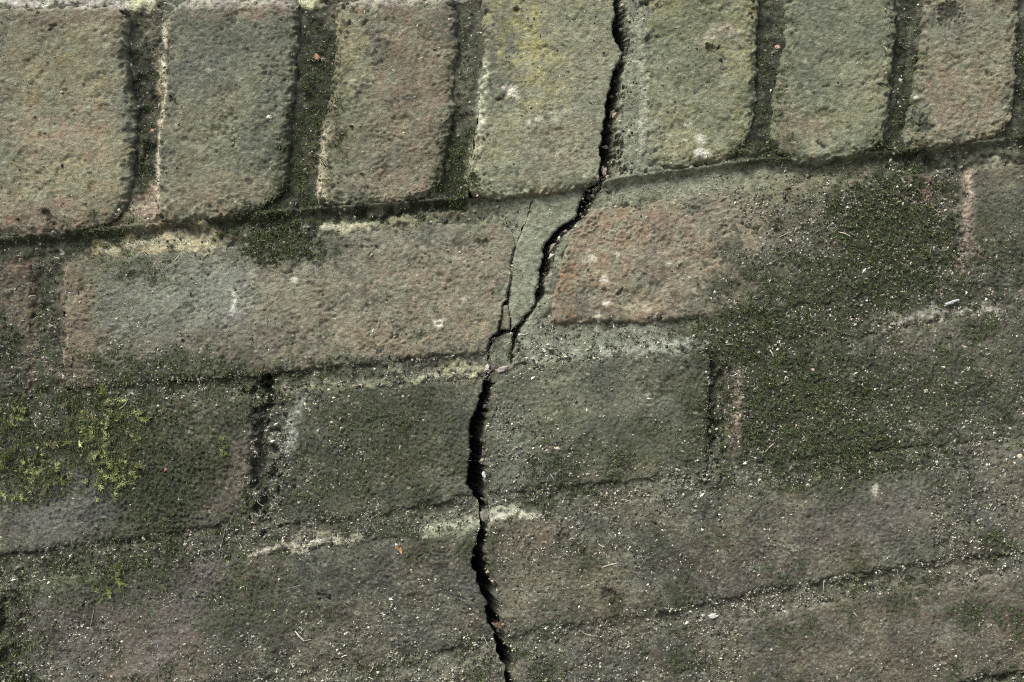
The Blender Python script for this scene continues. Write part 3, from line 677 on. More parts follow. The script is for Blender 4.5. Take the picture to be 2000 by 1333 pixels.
def skirted(x, y, h, tint, depth, lean=0.0):
    """wrap a (nv,nu) patch with side walls running back into the wall"""
    nv, nu = x.shape
    co = world_co(x, y, h).reshape(-1, 3)
    q = grid_quads(nu, nv)
    idx = np.arange(nu * nv).reshape(nv, nu)
    loop = np.concatenate([idx[0, :], idx[1:, -1], idx[-1, -2::-1], idx[-2:0:-1, 0]])
    rings, cols = [co], [tint.reshape(-1, 3)]
    prev = loop
    base = len(co)
    quads = [q]
    n = len(loop)
    xb, yb, hb = x.reshape(-1)[loop], y.reshape(-1)[loop], h.reshape(-1)[loop]
    tb = tint.reshape(-1, 3)[loop]
    cen = np.array([x.mean(), y.mean()])
    for k, dd in enumerate(depth):
        jit = np.sin(np.arange(n) * (.31 + .13 * k)) * .8 + rng.standard_normal(n) * .5
        c = world_co(xb + lean * dd / K * .001 + jit, yb + rng.standard_normal(n) * .5, hb * 0 - dd + np.minimum(hb, 6) * (1 if k == 0 else .3))
        cur = base + np.arange(n)
        base += n
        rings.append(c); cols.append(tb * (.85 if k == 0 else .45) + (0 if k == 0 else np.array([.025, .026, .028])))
        nxt = np.roll(cur, -1); pn = np.roll(prev, -1)
        quads.append(np.stack([prev, pn, nxt, cur], -1))
        prev = cur
    return np.concatenate(rings), np.concatenate(quads), np.concatenate(cols)


def edge(pts, n, r0, r1, inward, wseed, amp):
    """n points along an outline side with rounded corner ends; inward = unit normal"""
    p = np.array(pts, float)
    s = np.concatenate([[0], np.cumsum(np.hypot(*np.diff(p, axis=0).T))])
    L = s[-1]
    t = np.linspace(0, L, n)
    al, ins = t.copy(), np.zeros(n)
    m = t < r0
    ph = (R(45) * (1 - t[m] / r0)); al[m] = r0 - r0 * np.sin(ph); ins[m] = r0 * (1 - np.cos(ph))
    m = (L - t) < r1
    ph = (R(45) * (1 - (L - t[m]) / r1)); al[m] = L - (r1 - r1 * np.sin(ph)); ins[m] = r1 * (1 - np.cos(ph))
    x = np.interp(al, s, p[:, 0]); y = np.interp(al, s, p[:, 1])
    fall = np.sin(np.pi * np.linspace(0, 1, n)) ** .4
    w = (sample(WARP, x + wseed * 13, y) * .6 + sample(WARP2, x + wseed * 29, y) * .45) * amp * fall
    return np.stack([x + inward[0] * (ins + w), y + inward[1] * (ins + w)], -1)


SP = 2.3
wall = bpy.data.objects.new('brick_wall', None)
scene.collection.objects.link(wall)
wall.location = (0, 0, -0.26)
wall['label'] = 'weathered mossy brick wall split from top to bottom by a jagged crack'
wall['category'] = 'wall'


def in_view(q):
    xs = [p[0] for p in q]; ys = [p[1] for p in q]
    return max(xs) > -30 and min(xs) < 2030 and max(ys) > -20 and min(ys) < 1350


for n, b in enumerate(BR):
    q = b['q']
    sp = SP if in_view(q) else 8.0
    Wd = (math.dist(q[0], q[1]) + math.dist(q[3], q[2])) / 2
    Hd = (math.dist(q[0], q[3]) + math.dist(q[1], q[2])) / 2
    nu, nv = max(6, int(Wd / sp)), max(6, int(Hd / sp))
    r = b['rad']
    up = np.array([-(q[3][1] - q[2][1]), 0])
    ct = np.array(q[1], float) - np.array(q[0], float); ct /= np.hypot(*ct)
    cl = np.array(q[3], float) - np.array(q[0], float); cl /= np.hypot(*cl)
    dn_, rt = np.array([-ct[1], ct[0]]), np.array([cl[1], -cl[0]])
    amp = 3.0
    aT = edge(b['top'], nu, r[0], r[1], dn_, n + 1, amp)
    aB = edge(b['bottom'], nu, r[3], r[2], -dn_, n + 2, amp)
    aL = edge(b['left'], nv, r[0], r[3], rt, n + 3, .4 if b['crack'] == 'L' else amp)
    aR = edge(b['right'], nv, r[1], r[2], -rt, n + 4, .4 if b['crack'] == 'R' else amp)
    for A, i, B, j in ((aT, 0, aL, 0), (aT, -1, aR, 0), (aB, 0, aL, -1), (aB, -1, aR, -1)):
        mpt = (A[i] + B[j]) / 2; A[i] = mpt; B[j] = mpt
    u = np.linspace(0, 1, nu)[None, :, None]; v = np.linspace(0, 1, nv)[:, None, None]
    P = (1 - v) * aT[None] + v * aB[None] + (1 - u) * aL[:, None] + u * aR[:, None] \
        - ((1 - u) * (1 - v) * aT[0] + u * (1 - v) * aT[-1] + (1 - u) * v * aB[0] + u * v * aB[-1])
    x, y = P[..., 0], P[..., 1]
    uu, vv = np.broadcast_to(u[..., 0], x.shape), np.broadcast_to(v[..., 0], x.shape)
    ra = b['arris'] * 1.6 * (1 + .32 * sample(WARP, x, y) + .32 * sample(WARP2, x, y) + .2 * sample(clod, x, y)).clip(.3, 2.4)
    rL = (10 + 4 * sample(WARP2, x, y)).clip(4, 18) if b['crack'] == 'L' else ra
    rR = 3.0 if b['crack'] == 'R' else ra
    ax_ = np.maximum(np.maximum(0, 1 - uu * Wd / rL), np.maximum(0, 1 - (1 - uu) * Wd / rR))
    ay_ = np.maximum(np.maximum(0, 1 - vv * Hd / (ra * .8)), np.maximum(0, 1 - (1 - vv) * Hd / (ra * (1.15 if b['h'] > 2 else .8))))
    t_ = np.minimum(1, np.sqrt(ax_ ** 2 + ay_ ** 2))
    drop = (b['depth'] * (1 - np.sqrt(1 - t_ ** 2.4 * .985)) * 1.1)
    tr = np.random.default_rng(100 + n)
    tx, ty = tr.uniform(-.5, .5, 2)
    h = b['h'] + sample(BRICK_H, x, y) + tx * (uu - .5) * 1.6 + ty * (vv - .5) * 1.2 - drop
    tint = sample(BT, x, y) * (1 + tr.uniform(-.04, .04))
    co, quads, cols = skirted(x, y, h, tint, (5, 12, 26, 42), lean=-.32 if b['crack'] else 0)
    o = mesh_obj('brick', co, quads, cols, mat_brick, wall)
    if b['crack']:
        o['label'] = 'brick with a raw broken end along the crack'

# ---------------------------------------------------------------- mortar sheets either side of the crack
bl = wob(HL[:], .6, 31)


def strip(name, fx0, fx1, ya, yb, sp, Hf, off=0.0, lean=-.32, cull=True, mat=mat_mortar, skirt=(5, 12, 26, 42), C=None, rnd=0, bevel=False, fixed=None):
    ys = np.arange(ya, yb + .1, sp)
    x0, x1 = fx0(ys), fx1(ys)
    nu = max(5, int(np.median(x1 - x0) / sp))
    u = np.linspace(0, 1, nu)
    x = x0[:, None] + (x1 - x0)[:, None] * u[None]
    if fixed is not None:          # even columns on the far side of `fixed`, only the rest follows the crack
        if fixed < 1100:
            a_ = np.arange(x0[0], fixed, sp); t_ = np.linspace(0, 1, 100)
            x = np.concatenate([np.broadcast_to(a_, (len(ys), len(a_))), fixed + (x1 - fixed)[:, None] * t_[None]], 1)
        else:
            a_ = np.arange(fixed + sp, x1[0], sp); t_ = np.linspace(0, 1, 110)
            x = np.concatenate([x0[:, None] + (fixed - x0)[:, None] * t_[None], np.broadcast_to(a_, (len(ys), len(a_)))], 1)
        nu = x.shape[1]
    y = np.broadcast_to(ys[:, None], x.shape).copy()
    h = sample(Hf, x, y) + off
    if rnd:
        d = np.minimum(np.minimum(x - x0[:, None], x1[:, None] - x), np.minimum(y - ya, yb - y))
        h = h - 1.2 * np.maximum(0, 1 - d / rnd) ** 2
    if bevel:
        bw = (9 + 4 * sample(WARP2, x, y)).clip(3, 18)
        h = h - 3.4 * (1 - np.sqrt(1 - .98 * np.maximum(0, 1 - (x - x0[:, None]) / bw) ** 2)) * sm(640, 560, y)
    tint = sample(MT if C is None else C, x, y)
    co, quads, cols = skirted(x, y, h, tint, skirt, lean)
    if cull:
        ng = (nu - 1) * (len(ys) - 1)
        xc = (x[:-1, :-1] + x[1:, 1:]).ravel() / 2; yc = (y[:-1, :-1] + y[1:, 1:]).ravel() / 2
        d = sample(DIN, xc, yc)
        hid = (d > 30) & (sample(MORT_H - face - BRICK_H, xc, yc) < -1.6)
        keep = np.ones(len(quads), bool); keep[:ng] = ~hid
        quads = quads[keep]
    return mesh_obj(name, co, quads, cols, mat, wall)


cst = lambda v: (lambda y: np.full(np.shape(y), float(v)))
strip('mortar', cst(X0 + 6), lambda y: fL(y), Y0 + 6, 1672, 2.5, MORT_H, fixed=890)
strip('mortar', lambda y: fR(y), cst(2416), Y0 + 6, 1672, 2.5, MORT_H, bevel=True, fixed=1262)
# wedge of pointing held between the hair crack and the main crack
fh = by_y(wob([(x + 1.3, y) for x, y in [(1056, 345), (1038, 396), (1019, 450), (1005, 483), (998.8, 517), (997, 549), (994, 566), (993, 584), (993, 600), (997, 622), (997, 644)]], .6, 33))
fcl = by_y(wob([p for p in CL if p[1] > 335], 1.6, 35))
MW = MORT_H + np.clip(-0.4 - (MORT_H - face), 0, 9)
o = strip('mortar_fragment', fh, fcl, 343, 645, 2.2, MW, .1, cull=False, rnd=5)
o['label'] = 'wedge of grey-green pointing between the hair crack and the main crack'
o = strip('brick_fragment', by_y([(983.0, 597), (980.0, 622), (976.5, 645)]), by_y([(992.5, 597), (996.5, 620), (996.5, 645)]), 596, 645, 1.8, MW, .3, cull=False, mat=mat_brick, C=BT, rnd=3)
o['label'] = 'thin sliver of brick loose in the hair crack'
o = strip('mortar_fragment', by_y([(990, 650), (982, 655), (966, 661), (962, 672), (956, 684), (957, 699), (953, 706), (958, 713), (957, 731), (961, 750)]), by_y([(1001, 650), (1000, 678), (995, 700), (1003, 714), (998, 731), (992, 742), (978, 750)]), 650, 750, 1.8, MW, -.1, cull=False, rnd=4)
o['label'] = 'small loose lump of pointing caught in the crack'

# unseen earth sheet added at the wall's foot to bounce fill light
mg, tg, pg = new_mat('trodden_earth')
ng = tg.nodes.new('ShaderNodeTexNoise'); ng.inputs['Scale'].default_value = 18; ng.inputs['Detail'].default_value = 8
gg = tg.nodes.new('ShaderNodeNewGeometry'); tg.links.new(gg.outputs['Position'], ng.inputs['Vector'])
cg = tg.nodes.new('ShaderNodeValToRGB')
cg.color_ramp.elements[0].position = .35; cg.color_ramp.elements[0].color = (.08, .072, .05, 1)
cg.color_ramp.elements[1].position = .7; cg.color_ramp.elements[1].color = (.17, .155, .12, 1)
tg.links.new(ng.outputs['Fac'], cg.inputs[0]); tg.links.new(cg.outputs[0], pg.inputs['Base Color'])
bg_ = tg.nodes.new('ShaderNodeBump'); bg_.inputs['Distance'].default_value = .01
tg.links.new(ng.outputs['Fac'], bg_.inputs['Height']); tg.links.new(bg_.outputs[0], pg.inputs['Normal'])
pg.inputs['Roughness'].default_value = .95
gs = np.concatenate([-np.geomspace(40, .05, 24), [0], np.geomspace(.05, 40, 24)])
gxx, gyy = np.meshgrid(gs, gs)
gz = -0.262 + .004 * np.sin(gxx * 7 + 1) * np.cos(gyy * 9) * np.exp(-(gxx ** 2 + gyy ** 2) / 30)
gq = grid_quads(len(gs), len(gs))[:, ::-1]
g_o = mesh_obj('ground', np.stack([gxx, gyy, gz], -1), gq, None, mg)
g_o['kind'] = 'structure'

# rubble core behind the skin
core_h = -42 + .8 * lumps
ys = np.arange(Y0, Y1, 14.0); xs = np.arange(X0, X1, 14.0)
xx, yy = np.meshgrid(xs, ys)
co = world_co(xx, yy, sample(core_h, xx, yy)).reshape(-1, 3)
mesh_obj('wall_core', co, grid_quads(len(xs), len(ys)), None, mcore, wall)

# ---------------------------------------------------------------- scattered growth and litter
def pick_points(mask, n, seed):
    r = np.random.default_rng(seed)
    m = mask * ((GX > -60) & (GX < 2060) & (GY > -40) & (GY < 1370))
    c = np.cumsum(m.ravel()); c /= c[-1]
    i = np.searchsorted(c, r.random(n))
    j, k = np.divmod(i, NX)
    x = X0 + k * STEP + r.uniform(-1, 1, n) * STEP
    y = Y0 + j * STEP + r.uniform(-1, 1, n) * STEP
    # nothing hangs over the open crack
    gap = (x > fL(y) - 1) & (x < fR(y) + 1) & ~((y > 345) & (y < 745))
    return x[~gap], y[~gap]


def blades(x, y, length, width, lift, col, seed, segs=3, ang=None, curl=.5, spread=6.3, hoff=0.0, jit=.5, grad=(.75, .45)):
    """curved tapering blades lying over the surface; all arrays per blade, lengths in quarter mm"""
    r = np.random.default_rng(seed)
    n = len(x)
    a_ = r.uniform(0, 1, n) * spread if ang is None else ang + r.normal(0, jit, n)
    h0 = sample(TOP_H, x, y)
    k = r.normal(0, curl, n)
    V, Cc, Q = [], [], []
    px, py, ph = x.copy(), y.copy(), h0 * 4.0 - 1.0 + hoff     # quarter mm
    el = lift.copy()
    for s in range(segs + 1):
        wn_ = width * (1 - .85 * (s / segs) ** 1.3) * .5
        nx_, ny_ = -np.sin(a_), np.cos(a_)
        tw = r.normal(0, .35, n)
        for sg in (-1, 1):
            V.append(np.stack([(px + sg * nx_ * wn_ - 1000) * K, -(ph + sg * tw * wn_) * K, (666.5 - (py + sg * ny_ * wn_)) * K], -1))
            Cc.append(col * (grad[0] + grad[1] * s / segs))
        st = length / segs
        px = px + np.cos(a_) * np.cos(el) * st; py = py + np.sin(a_) * np.cos(el) * st; ph = ph + np.sin(el) * st
        a_ = a_ + k / segs
        el = el - .5 / segs
    V = np.stack(V, 1); Cc = np.stack(Cc, 1)
    nv = 2 * (segs + 1)
    base = np.arange(n)[:, None] * nv
    qs = [np.stack([base[:, 0] + 2 * s, base[:, 0] + 2 * s + 1, base[:, 0] + 2 * s + 3, base[:, 0] + 2 * s + 2], -1) for s in range(segs)]
    return V.reshape(-1, 3), np.concatenate(qs), Cc.reshape(-1, 3)


def leaf_cols(n, base, var, seed):
    r = np.random.default_rng(seed)
    c = np.array(base)[r.integers(0, len(base), n)]
    return c * np.exp(r.normal(0, var, n))[:, None]


def stuff(o, label, cat):
    o['label'] = label; o['category'] = cat; o['kind'] = 'stuff'


# short dark moss in the joints and on the crusts
mm = np.clip(algae - .15, 0, 1) ** 1.2 * sm(-.6, .9, WARP2 + .5 * m1) * sm(-1.2, .2, clod)
x, y = pick_points(mm, 80000, 71)
n = len(x); r = np.random.default_rng(72)
co, q, c = blades(x, y, r.uniform(3, 9, n), r.uniform(1.2, 2.4, n), r.uniform(.2, 1.3, n), leaf_cols(n, [(.05, .075, .022), (.035, .055, .017), (.08, .105, .035), (.04, .045, .022), (.12, .13, .065)], .35, 73), 74, segs=2)
o = mesh_obj('joint_moss', co, q, c, mat_moss, smooth=False)
stuff(o, 'short dark green moss growing in the joints and on the dirty brick faces', 'moss')

# feathery bright moss on the left
mb = np.zeros((NY, NX))
for (cx, cy, rx, ry, an, s) in [(195, 840, 42, 55, 20, 1), (225, 920, 36, 50, -40, .9), (180, 900, 30, 20, 0, .8), (245, 810, 34, 16, 20, .4), (60, 890, 60, 44, 0, .5), (20, 810, 40, 24, 0, .45), (90, 930, 50, 26, 0, .6),
                                (140, 860, 40, 26, 0, .25), (30, 960, 50, 30, 0, .3), (430, 880, 14, 22, 20, .5), (222, 1115, 30, 22, 40, .55), (110, 1105, 70, 18, 18, .2), (285, 870, 30, 24, 0, .2), (190, 770, 30, 12, 0, .15), (60, 1150, 30, 14, 30, .2), (205, 1150, 10, 12, 0, .6)]:
    mb = np.maximum(mb, s * blob(cx, cy, rx, ry, an, .5, .35))
x, y = pick_points(mb ** 1.8 * sm(-.5, 1.2, WARP2 + .6 * clod), 400, 75)
n = len(x); r = np.random.default_rng(76)
flow = sample(noise(77, 60, low=True) * 1.6, x, y) + .5 + r.normal(0, .7, n)
L = r.gamma(5, 4.4, n).clip(9, 40)
stem_el = r.uniform(.15, .75, n)
base_c = leaf_cols(n, [(.145, .185, .055), (.095, .125, .038), (.22, .26, .10), (.05, .066, .026), (.12, .12, .055)], .36, 78)
co1, q1, c1 = blades(x, y, L, r.uniform(1.4, 2.2, n), stem_el, base_c * .7, 79, segs=4, ang=flow, curl=.5, jit=0, grad=(.5, .7))
LX, LY, LL, LA, LH, LC = [], [], [], [], [], []
for k_ in range(9):
    f = (k_ + 1) / 10
    for sg in (-1, 1):
        d_ = L * f * .93
        LX.append(x + np.cos(flow) * np.cos(stem_el) * d_); LY.append(y + np.sin(flow) * np.cos(stem_el) * d_)
        LH.append(np.sin(stem_el) * d_ * (1 - .35 * f)); LA.append(flow + sg * r.uniform(.5, 1.0, n))
        LL.append(L * .16 * (1.25 - .7 * f) + 2.5); LC.append(base_c * (.45 + .75 * f))
LX, LY, LL, LA, LH, LC = map(np.concatenate, (LX, LY, LL, LA, LH, LC))
m_ = len(LX)
co3, q3, c3 = blades(LX, LY, LL * r.uniform(.7, 1.3, m_), r.uniform(1.5, 2.7, m_), r.uniform(.0, .7, m_), LC * np.exp(r.normal(0, .18, m_))[:, None], 83, segs=2, ang=LA, jit=.2, hoff=LH, grad=(.8, .5))
x, y = pick_points(mb, 9000, 80)
n = len(x)
co2, q2, c2 = blades(x, y, r.uniform(5, 11, n), r.uniform(1.4, 2.6, n), r.uniform(.2, 1.1, n), leaf_cols(n, [(.05, .065, .024), (.08, .10, .035), (.03, .04, .016), (.06, .055, .03)], .35, 81), 82, segs=2)
q1 = np.concatenate([q1, q3 + len(co1)])
co1, c1 = np.concatenate([co1, co3]), np.concatenate([c1, c3])
o = mesh_obj('feather_moss', np.concatenate([co1, co2]), np.concatenate([q1, q2 + len(co1)]), np.concatenate([c1, c2]), mat_moss, smooth=False)
stuff(o, 'bright yellow-green feathery moss spreading over the third course on the left', 'moss')


def grit(x, y, size, col, seed, depth=None):
    r = np.random.default_rng(seed)
    n = len(x)
    d = np.array([(1, 0, -.5), (-1, 0, -.5), (0, 1, -.5), (0, -1, -.5), (0, 0, 1)], float)
    tri = np.array([(4, 0, 2), (4, 2, 1), (4, 1, 3), (4, 3, 0)])
    th = r.uniform(0, 6.3, n)
    el = r.uniform(1, 1.8, n)
    P = d[None] * (1 + r.normal(0, .25, (n, 5, 1)))
    P = P * size[:, None, None]
    P[..., 0] *= el[:, None]
    X = P[..., 0] * np.cos(th)[:, None] - P[..., 1] * np.sin(th)[:, None]
    Z = P[..., 0] * np.sin(th)[:, None] + P[..., 1] * np.cos(th)[:, None]
    h = sample(TOP_H, x, y) * 4 + size * .35
    if depth is not None:
        h = sample(face, x, y) * 4 - depth * 4
    V = np.stack([(x[:, None] + X - 1000) * K, -(h[:, None] + P[..., 2] * .7) * K, (666.5 - y[:, None] - Z) * K], -1)
    q = (np.arange(n)[:, None, None] * 5 + tri[None]).reshape(-1, 3)
    return V.reshape(-1, 3), q, np.repeat(col, 5, 0)


gm = np.clip(dirt * 1.0 + .25 * crust + .06, 0, 1) * sm(-1.2, 1.3, WARP2 + .8 * WARP)
gm = np.where(GY < bed1, np.where(DIN > 0, .015, .12), gm)
gm = gm * (keepM * .8 + .2) * (1 - .55 * np.clip(algae, 0, 1))
x, y = pick_points(gm, 120000, 91)
n = len(x); r = np.random.default_rng(92)
co, q, c = grit(x, y, r.gamma(2.4, .42, n).clip(.45, 3.6), leaf_cols(n, [(.13, .125, .10), (.26, .25, .20), (.05, .05, .04), (.36, .35, .29), (.16, .155, .12), (.035, .035, .027)], .4, 93), 94)
o = mesh_obj('grit', co, q, c, mat_litter, smooth=False)
stuff(o, 'fine grit and soil crumbs caught on the lower brick courses', 'grit')
# crumbs lodged on the inner face of the crack
r = np.random.default_rng(101)
y = np.concatenate([r.uniform(-30, 1360, 160), r.normal(360, 14, 14), r.normal(1000, 16, 22), r.normal(1225, 20, 22), r.normal(1110, 12, 8), r.normal(480, 20, 10)])
dep = r.uniform(.5, 9, len(y))
x = fR(y) - .32 * dep / K * .001 - r.uniform(0, 3, len(y))
n = len(x)
sz = r.gamma(3, .8, n).clip(.8, 5.5)
co, q, c = grit(x, y, sz, leaf_cols(n, [(.16, .14, .11), (.25, .22, .17), (.10, .09, .07), (.35, .32, .26)], .3, 102), 103, depth=dep)
o = mesh_obj('crack_crumbs', co, q, c, mat_litter, smooth=False)
stuff(o, 'crumbs of brick and mortar lodged inside the crack', 'crumbs')
# paler grains
x, y = pick_points(gm * sm(-1.2, 1.5, WARP), 6500, 95)
n = len(x)
co, q, c = grit(x, y, r.gamma(2.0, .45, n).clip(.5, 4.5), leaf_cols(n, [(.55, .52, .43), (.48, .44, .34), (.62, .60, .54), (.42, .38, .30)], .2, 96), 97)
o = mesh_obj('sand_grains', co, q, c, mat_litter, smooth=False)
stuff(o, 'scattered pale sand grains stuck to the dirty bricks', 'sand')
# fibres: bits of dry grass and rootlets
x, y = pick_points(gm, 5200, 98)
n = len(x)
co, q, c = blades(x, y, r.gamma(1.8, 4.2, n).clip(4, 40), r.uniform(.8, 2.0, n), r.uniform(.0, .3, n), leaf_cols(n, [(.45, .42, .32), (.30, .28, .21), (.56, .53, .43), (.20, .19, .14)], .3, 99), 100, segs=4, curl=.7)
o = mesh_obj('dry_fibres', co, q, c, mat_litter, smooth=False)
stuff(o, 'wisps of dry grass and rootlets lying on the dirty courses', 'plant litter')


# ---------------------------------------------------------------- single bits one can point at
def tube(name, pts, rad, col, label, cat, lift=1.0):
    pts = np.array(pts, float)
    s = np.concatenate([[0], np.cumsum(np.hypot(*np.diff(pts, axis=0).T))])
    t = np.linspace(0, s[-1], max(5, int(s[-1] / 4)))
    x = np.interp(t, s, pts[:, 0]); y = np.interp(t, s, pts[:, 1])
    h = sample(TOP_H, x, y) * 4
    h = np.maximum(h, np.convolve(np.pad(h, 3, 'edge'), np.ones(7) / 7, 'valid')) + lift + rad * .5
    V, C = [], []
    m = 6
    for i in range(len(t)):
        rr = rad * (1 - .55 * abs(2 * i / (len(t) - 1) - 1) ** 2)
        j = min(i, len(t) - 2)
        dx, dy = x[j + 1] - x[j], y[j + 1] - y[j]
        L = math.hypot(dx, dy) + 1e-6
        nx_, ny_ = -dy / L, dx / L
        for k_ in range(m):
            a_ = k_ / m * 2 * math.pi
            V.append(((x[i] + nx_ * rr * math.cos(a_) - 1000) * K, -(h[i] + rr * math.sin(a_)) * K, (666.5 - y[i] - ny_ * rr * math.cos(a_)) * K))
            C.append(np.array(col) * (1 + .15 * math.sin(i * 1.7)))
    q = [(i * m + k_, i * m + (k_ + 1) % m, (i + 1) * m + (k_ + 1) % m, (i + 1) * m + k_) for i in range(len(t) - 1) for k_ in range(m)]
    o = mesh_obj(name, np.array(V), np.array(q), np.array(C), mat_litter)
    o['label'] = label; o['category'] = cat
    return o


def chip(name, cx, cy, rx, ry, ang, thick, col, label, cat, curl=0.0, seed=1):
    """a small irregular flake: domed top, flat underside, ragged rim"""
    r = np.random.default_rng(seed)
    m = 14
    h0 = float(sample(TOP_H, np.array([cx * 1.0]), np.array([cy * 1.0]))[0]) * 4
    rim = 1 + r.normal(0, .16, m)
    V, C = [], []
    c_, s_ = math.cos(R(ang)), math.sin(R(ang))

    def put(px, py, z):
        X = px * c_ - py * s_; Y = px * s_ + py * c_
        V.append(((cx + X - 1000) * K, -(h0 + z) * K, (666.5 - (cy - Y)) * K)); C.append(np.array(col) * r.uniform(.8, 1.15))
    for f, z in ((0, thick), (.5, thick * .95), (.85, thick * .7), (1, thick * .2), (.9, -thick * .4)):
        if f == 0:
            put(0, 0, z); continue
        for k_ in range(m):
            a_ = k_ / m * 2 * math.pi
            px, py = rx * f * rim[k_] * math.cos(a_), ry * f * rim[k_] * math.sin(a_)
            put(px, py, z + r.normal(0, .12) * thick + curl * (px / rx) ** 2)
    F = []
    for k_ in range(m):
        F.append((0, 1 + k_, 1 + (k_ + 1) % m, 1 + (k_ + 1) % m))
    me_q = []
    for ring in range(3):
        a0 = 1 + ring * m
        for k_ in range(m):
            me_q.append((a0 + k_, a0 + m + k_, a0 + m + (k_ + 1) % m, a0 + (k_ + 1) % m))
    tris = [(0, 1 + k_, 1 + (k_ + 1) % m) for k_ in range(m)]
    alltri = tris + [t3 for q4 in me_q for t3 in ((q4[0], q4[1], q4[2]), (q4[0], q4[2], q4[3]))]
    o = mesh_obj(name, np.array(V), np.array(alltri), np.array(C), mat_litter, smooth=False)
    o['label'] = label; o['category'] = cat
    return o


pale, straw = (.50, .46, .36), (.42, .37, .25)
tube('dry_stem', [(1636, 454), (1650, 458), (1662, 464)], 1.6, straw, 'pale straw stem on the grey patch right of the orange-brown brick', 'stem')
tube('dry_stem', [(1520, 465), (1534, 458), (1548, 451)], 1.1, (.3, .27, .18), 'thin dull stem left of the pale straw stem in the second course', 'stem')
tube('dry_stem', [(1645, 322), (1656, 318), (1668, 313)], 1.0, straw, 'fine straw stem in the shadow under the upright bricks at right', 'stem')
tube('rootlet', [(578, 1234), (588, 1246), (594, 1252)], 2.0, (.55, .54, .50), 'white forked rootlet lying on the fourth course left of the crack', 'root')
tube('rootlet', [(594, 1252), (606, 1250), (616, 1249)], 1.0, (.30, .29, .26), 'thin grey side branch beside the white forked rootlet', 'root')
tube('dry_stem', [(1175, 1108), (1190, 1103), (1208, 1099)], 1.3, pale, 'curved pale stem right of the crack on the fourth course', 'stem')
tube('dry_stem', [(1168, 1062), (1174, 1067), (1181, 1068)], 1.3, pale, 'short hooked pale stem above the curved one on the fourth course', 'stem')
tube('dry_stem', [(1494, 884), (1502, 874), (1513, 866)], 1.4, (.45, .36, .27), 'pale bent stem below the mossy joint of the third course', 'stem')
tube('dry_stem', [(1504, 683), (1508, 690), (1511, 697)], 1.6, (.6, .57, .46), 'short straw-white stem beside the moss at the top of the third course', 'stem')
tube('dry_stem', [(1665, 1194), (1670, 1200), (1674, 1205)], 1.3, pale, 'short pale stem near the joint at lower right', 'stem')
tube('dry_stem', [(341, 510), (346, 504), (350, 499)], 1.2, pale, 'tiny pale stem under the yellowish mortar patch', 'stem')
tube('dry_stem', [(520, 618), (520, 628), (521, 640)], 1.0, (.35, .34, .30), 'upright grey stem on the grey end of the second course', 'stem')
tube('dry_stem', [(590, 1332 - 190), (576, 1152 - 6), (560, 1150)], 1.0, (.2, .19, .15), 'dull stem on the fourth course above the white rootlet', 'stem')
tube('dry_stem', [(250, 780), (244, 792), (232, 800)], 1.2, (.33, .33, .18), 'yellowish stem above the feathery moss', 'stem')
tube('rootlet', [(183, 1195), (180, 1210), (176, 1225), (186, 1228)], 1.0, (.26, .24, .18), 'thin brown rootlet on the purple-brown brick at lower left', 'root')
tube('spider_silk', [(468, 985), (452, 1012), (440, 1035), (432, 1070), (424, 1110), (418, 1140), (424, 1170), (450, 1188), (478, 1196)], .7, (.20, .20, .19), 'grey thread of dusty spider silk hanging down at the lower left', 'silk', lift=.5)
tube('spider_silk', [(1012, 652), (1022, 655), (1032, 651)], .8, (.5, .5, .46), 'fine silk thread on the pointing right of the crack fork', 'silk')
chip('leaf_scrap', 780, 1074, 9, 4, -50, 1.6, (.48, .24, .11), 'curled orange leaf scrap on the fourth course left of the crack', 'leaf', curl=3, seed=5)
chip('leaf_scrap', 327, 912, 8, 3.5, 70, 1.6, (.24, .13, .09), 'rusty red leaf scrap on the mossy third course at left', 'leaf', curl=3, seed=6)
chip('leaf_scrap', 346, 930, 6, 4, 80, 1.4, (.42, .27, .18), 'pinkish leaf scrap just right of the rusty red one', 'leaf', curl=2, seed=7)
chip('leaf_scrap', 298, 254, 5, 4, 10, 2, (.50, .32, .20), 'orange crumb in the dark joint left of the second upright brick', 'leaf', seed=8)
chip('stone_chip', 619, 112, 6, 7, 10, 3, (.33, .22, .14), 'round brown stone chip in the joint left of the third upright brick', 'stone', seed=9)
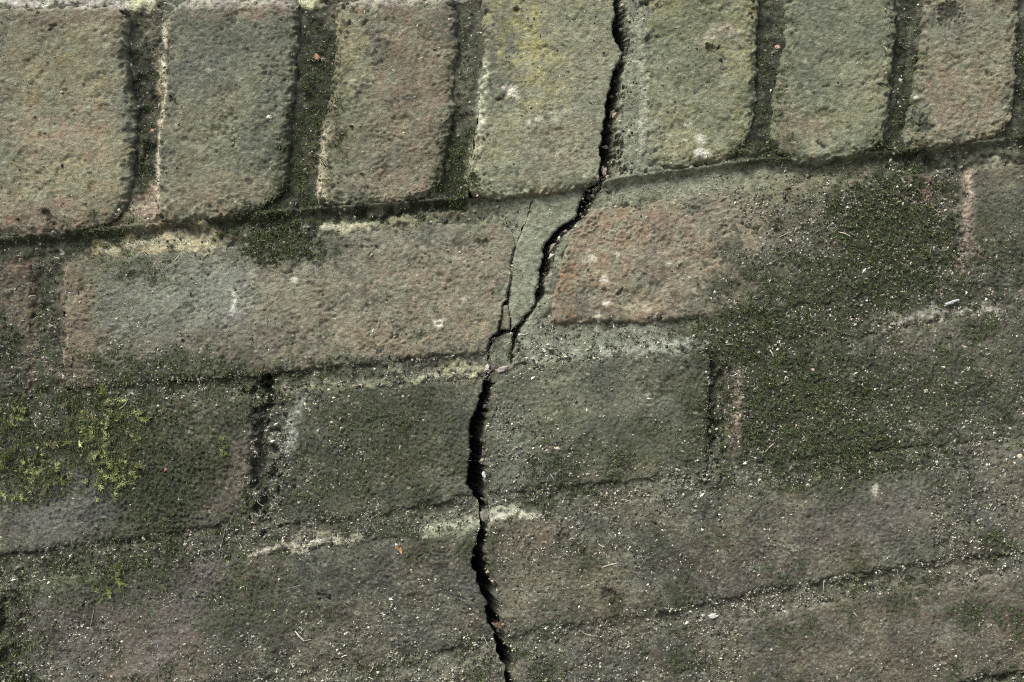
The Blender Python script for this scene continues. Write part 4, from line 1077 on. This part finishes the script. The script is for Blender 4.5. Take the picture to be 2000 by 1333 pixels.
chip('stone_chip', 1519, 93, 6, 5, 0, 3, (.42, .30, .22), 'pinkish stone chip high in the joint between the fifth and sixth upright bricks', 'stone', seed=10)
chip('stone_chip', 945, 928, 3.5, 7, 20, 2, (.50, .54, .53), 'white flake on the right lip of the crack in the third course', 'stone', seed=11)
chip('stone_chip', 2, 98, 6, 13, 0, 1.2, (.42, .44, .36), 'pale green-grey lichen-covered chip at the left edge', 'stone', seed=12)
chip('stone_chip', 1393, 1204, 9, 5, 10, 3, (.55, .58, .52), 'whitish chip on the fifth course right of the crack', 'stone', seed=13)
chip('stone_chip', 1589, 722, 5, 3.5, 0, 2, (.50, .40, .34), 'pink chip in the dark moss of the third course', 'stone', seed=14)
chip('stone_chip', 1809, 764, 4.5, 3.5, 0, 2, (.55, .50, .42), 'cream chip on the dark right half of the third course', 'stone', seed=15)
chip('stone_chip', 1991, 892, 6, 4, 30, 2, (.58, .50, .38), 'cream chip at the right edge below the third course', 'stone', seed=16)
chip('stone_chip', 1856, 592, 16, 4, 22, 2.4, (.46, .48, .50), 'long bluish-white flake in the joint under the second course at right', 'stone', seed=17)
chip('stone_chip', 530, 232, 6, 3.5, 0, 1.5, (.62, .60, .50), 'white fleck on the second upright brick', 'stone', seed=18)
chip('stone_chip', 952, 718, 4, 7, 0, 3, (.58, .50, .46), 'pinkish-white crumb wedged where the crack narrows', 'stone', seed=19)
chip('stone_chip', 980, 722, 12, 5, 15, 2.5, (.36, .33, .30), 'broken grey crumb under the loose lump of pointing', 'stone', seed=20)
chip('stone_chip', 1180, 334, 6, 9, 20, 3, (.40, .33, .27), 'crumb bridging the crack under the upright bricks', 'stone', seed=21)
chip('stone_chip', 972, 1222, 11, 5, -20, 4, (.12, .08, .06), 'reddish brown crumb stuck across the crack near the bottom', 'stone', seed=22)
chip('stone_chip', 945, 1006, 7, 14, 10, 3, (.20, .19, .16), 'grey crumb choking the crack between third and fourth courses', 'stone', seed=23)
print('tris', sum(len(o.data.polygons) * 2 for o in scene.objects if o.type == 'MESH'))
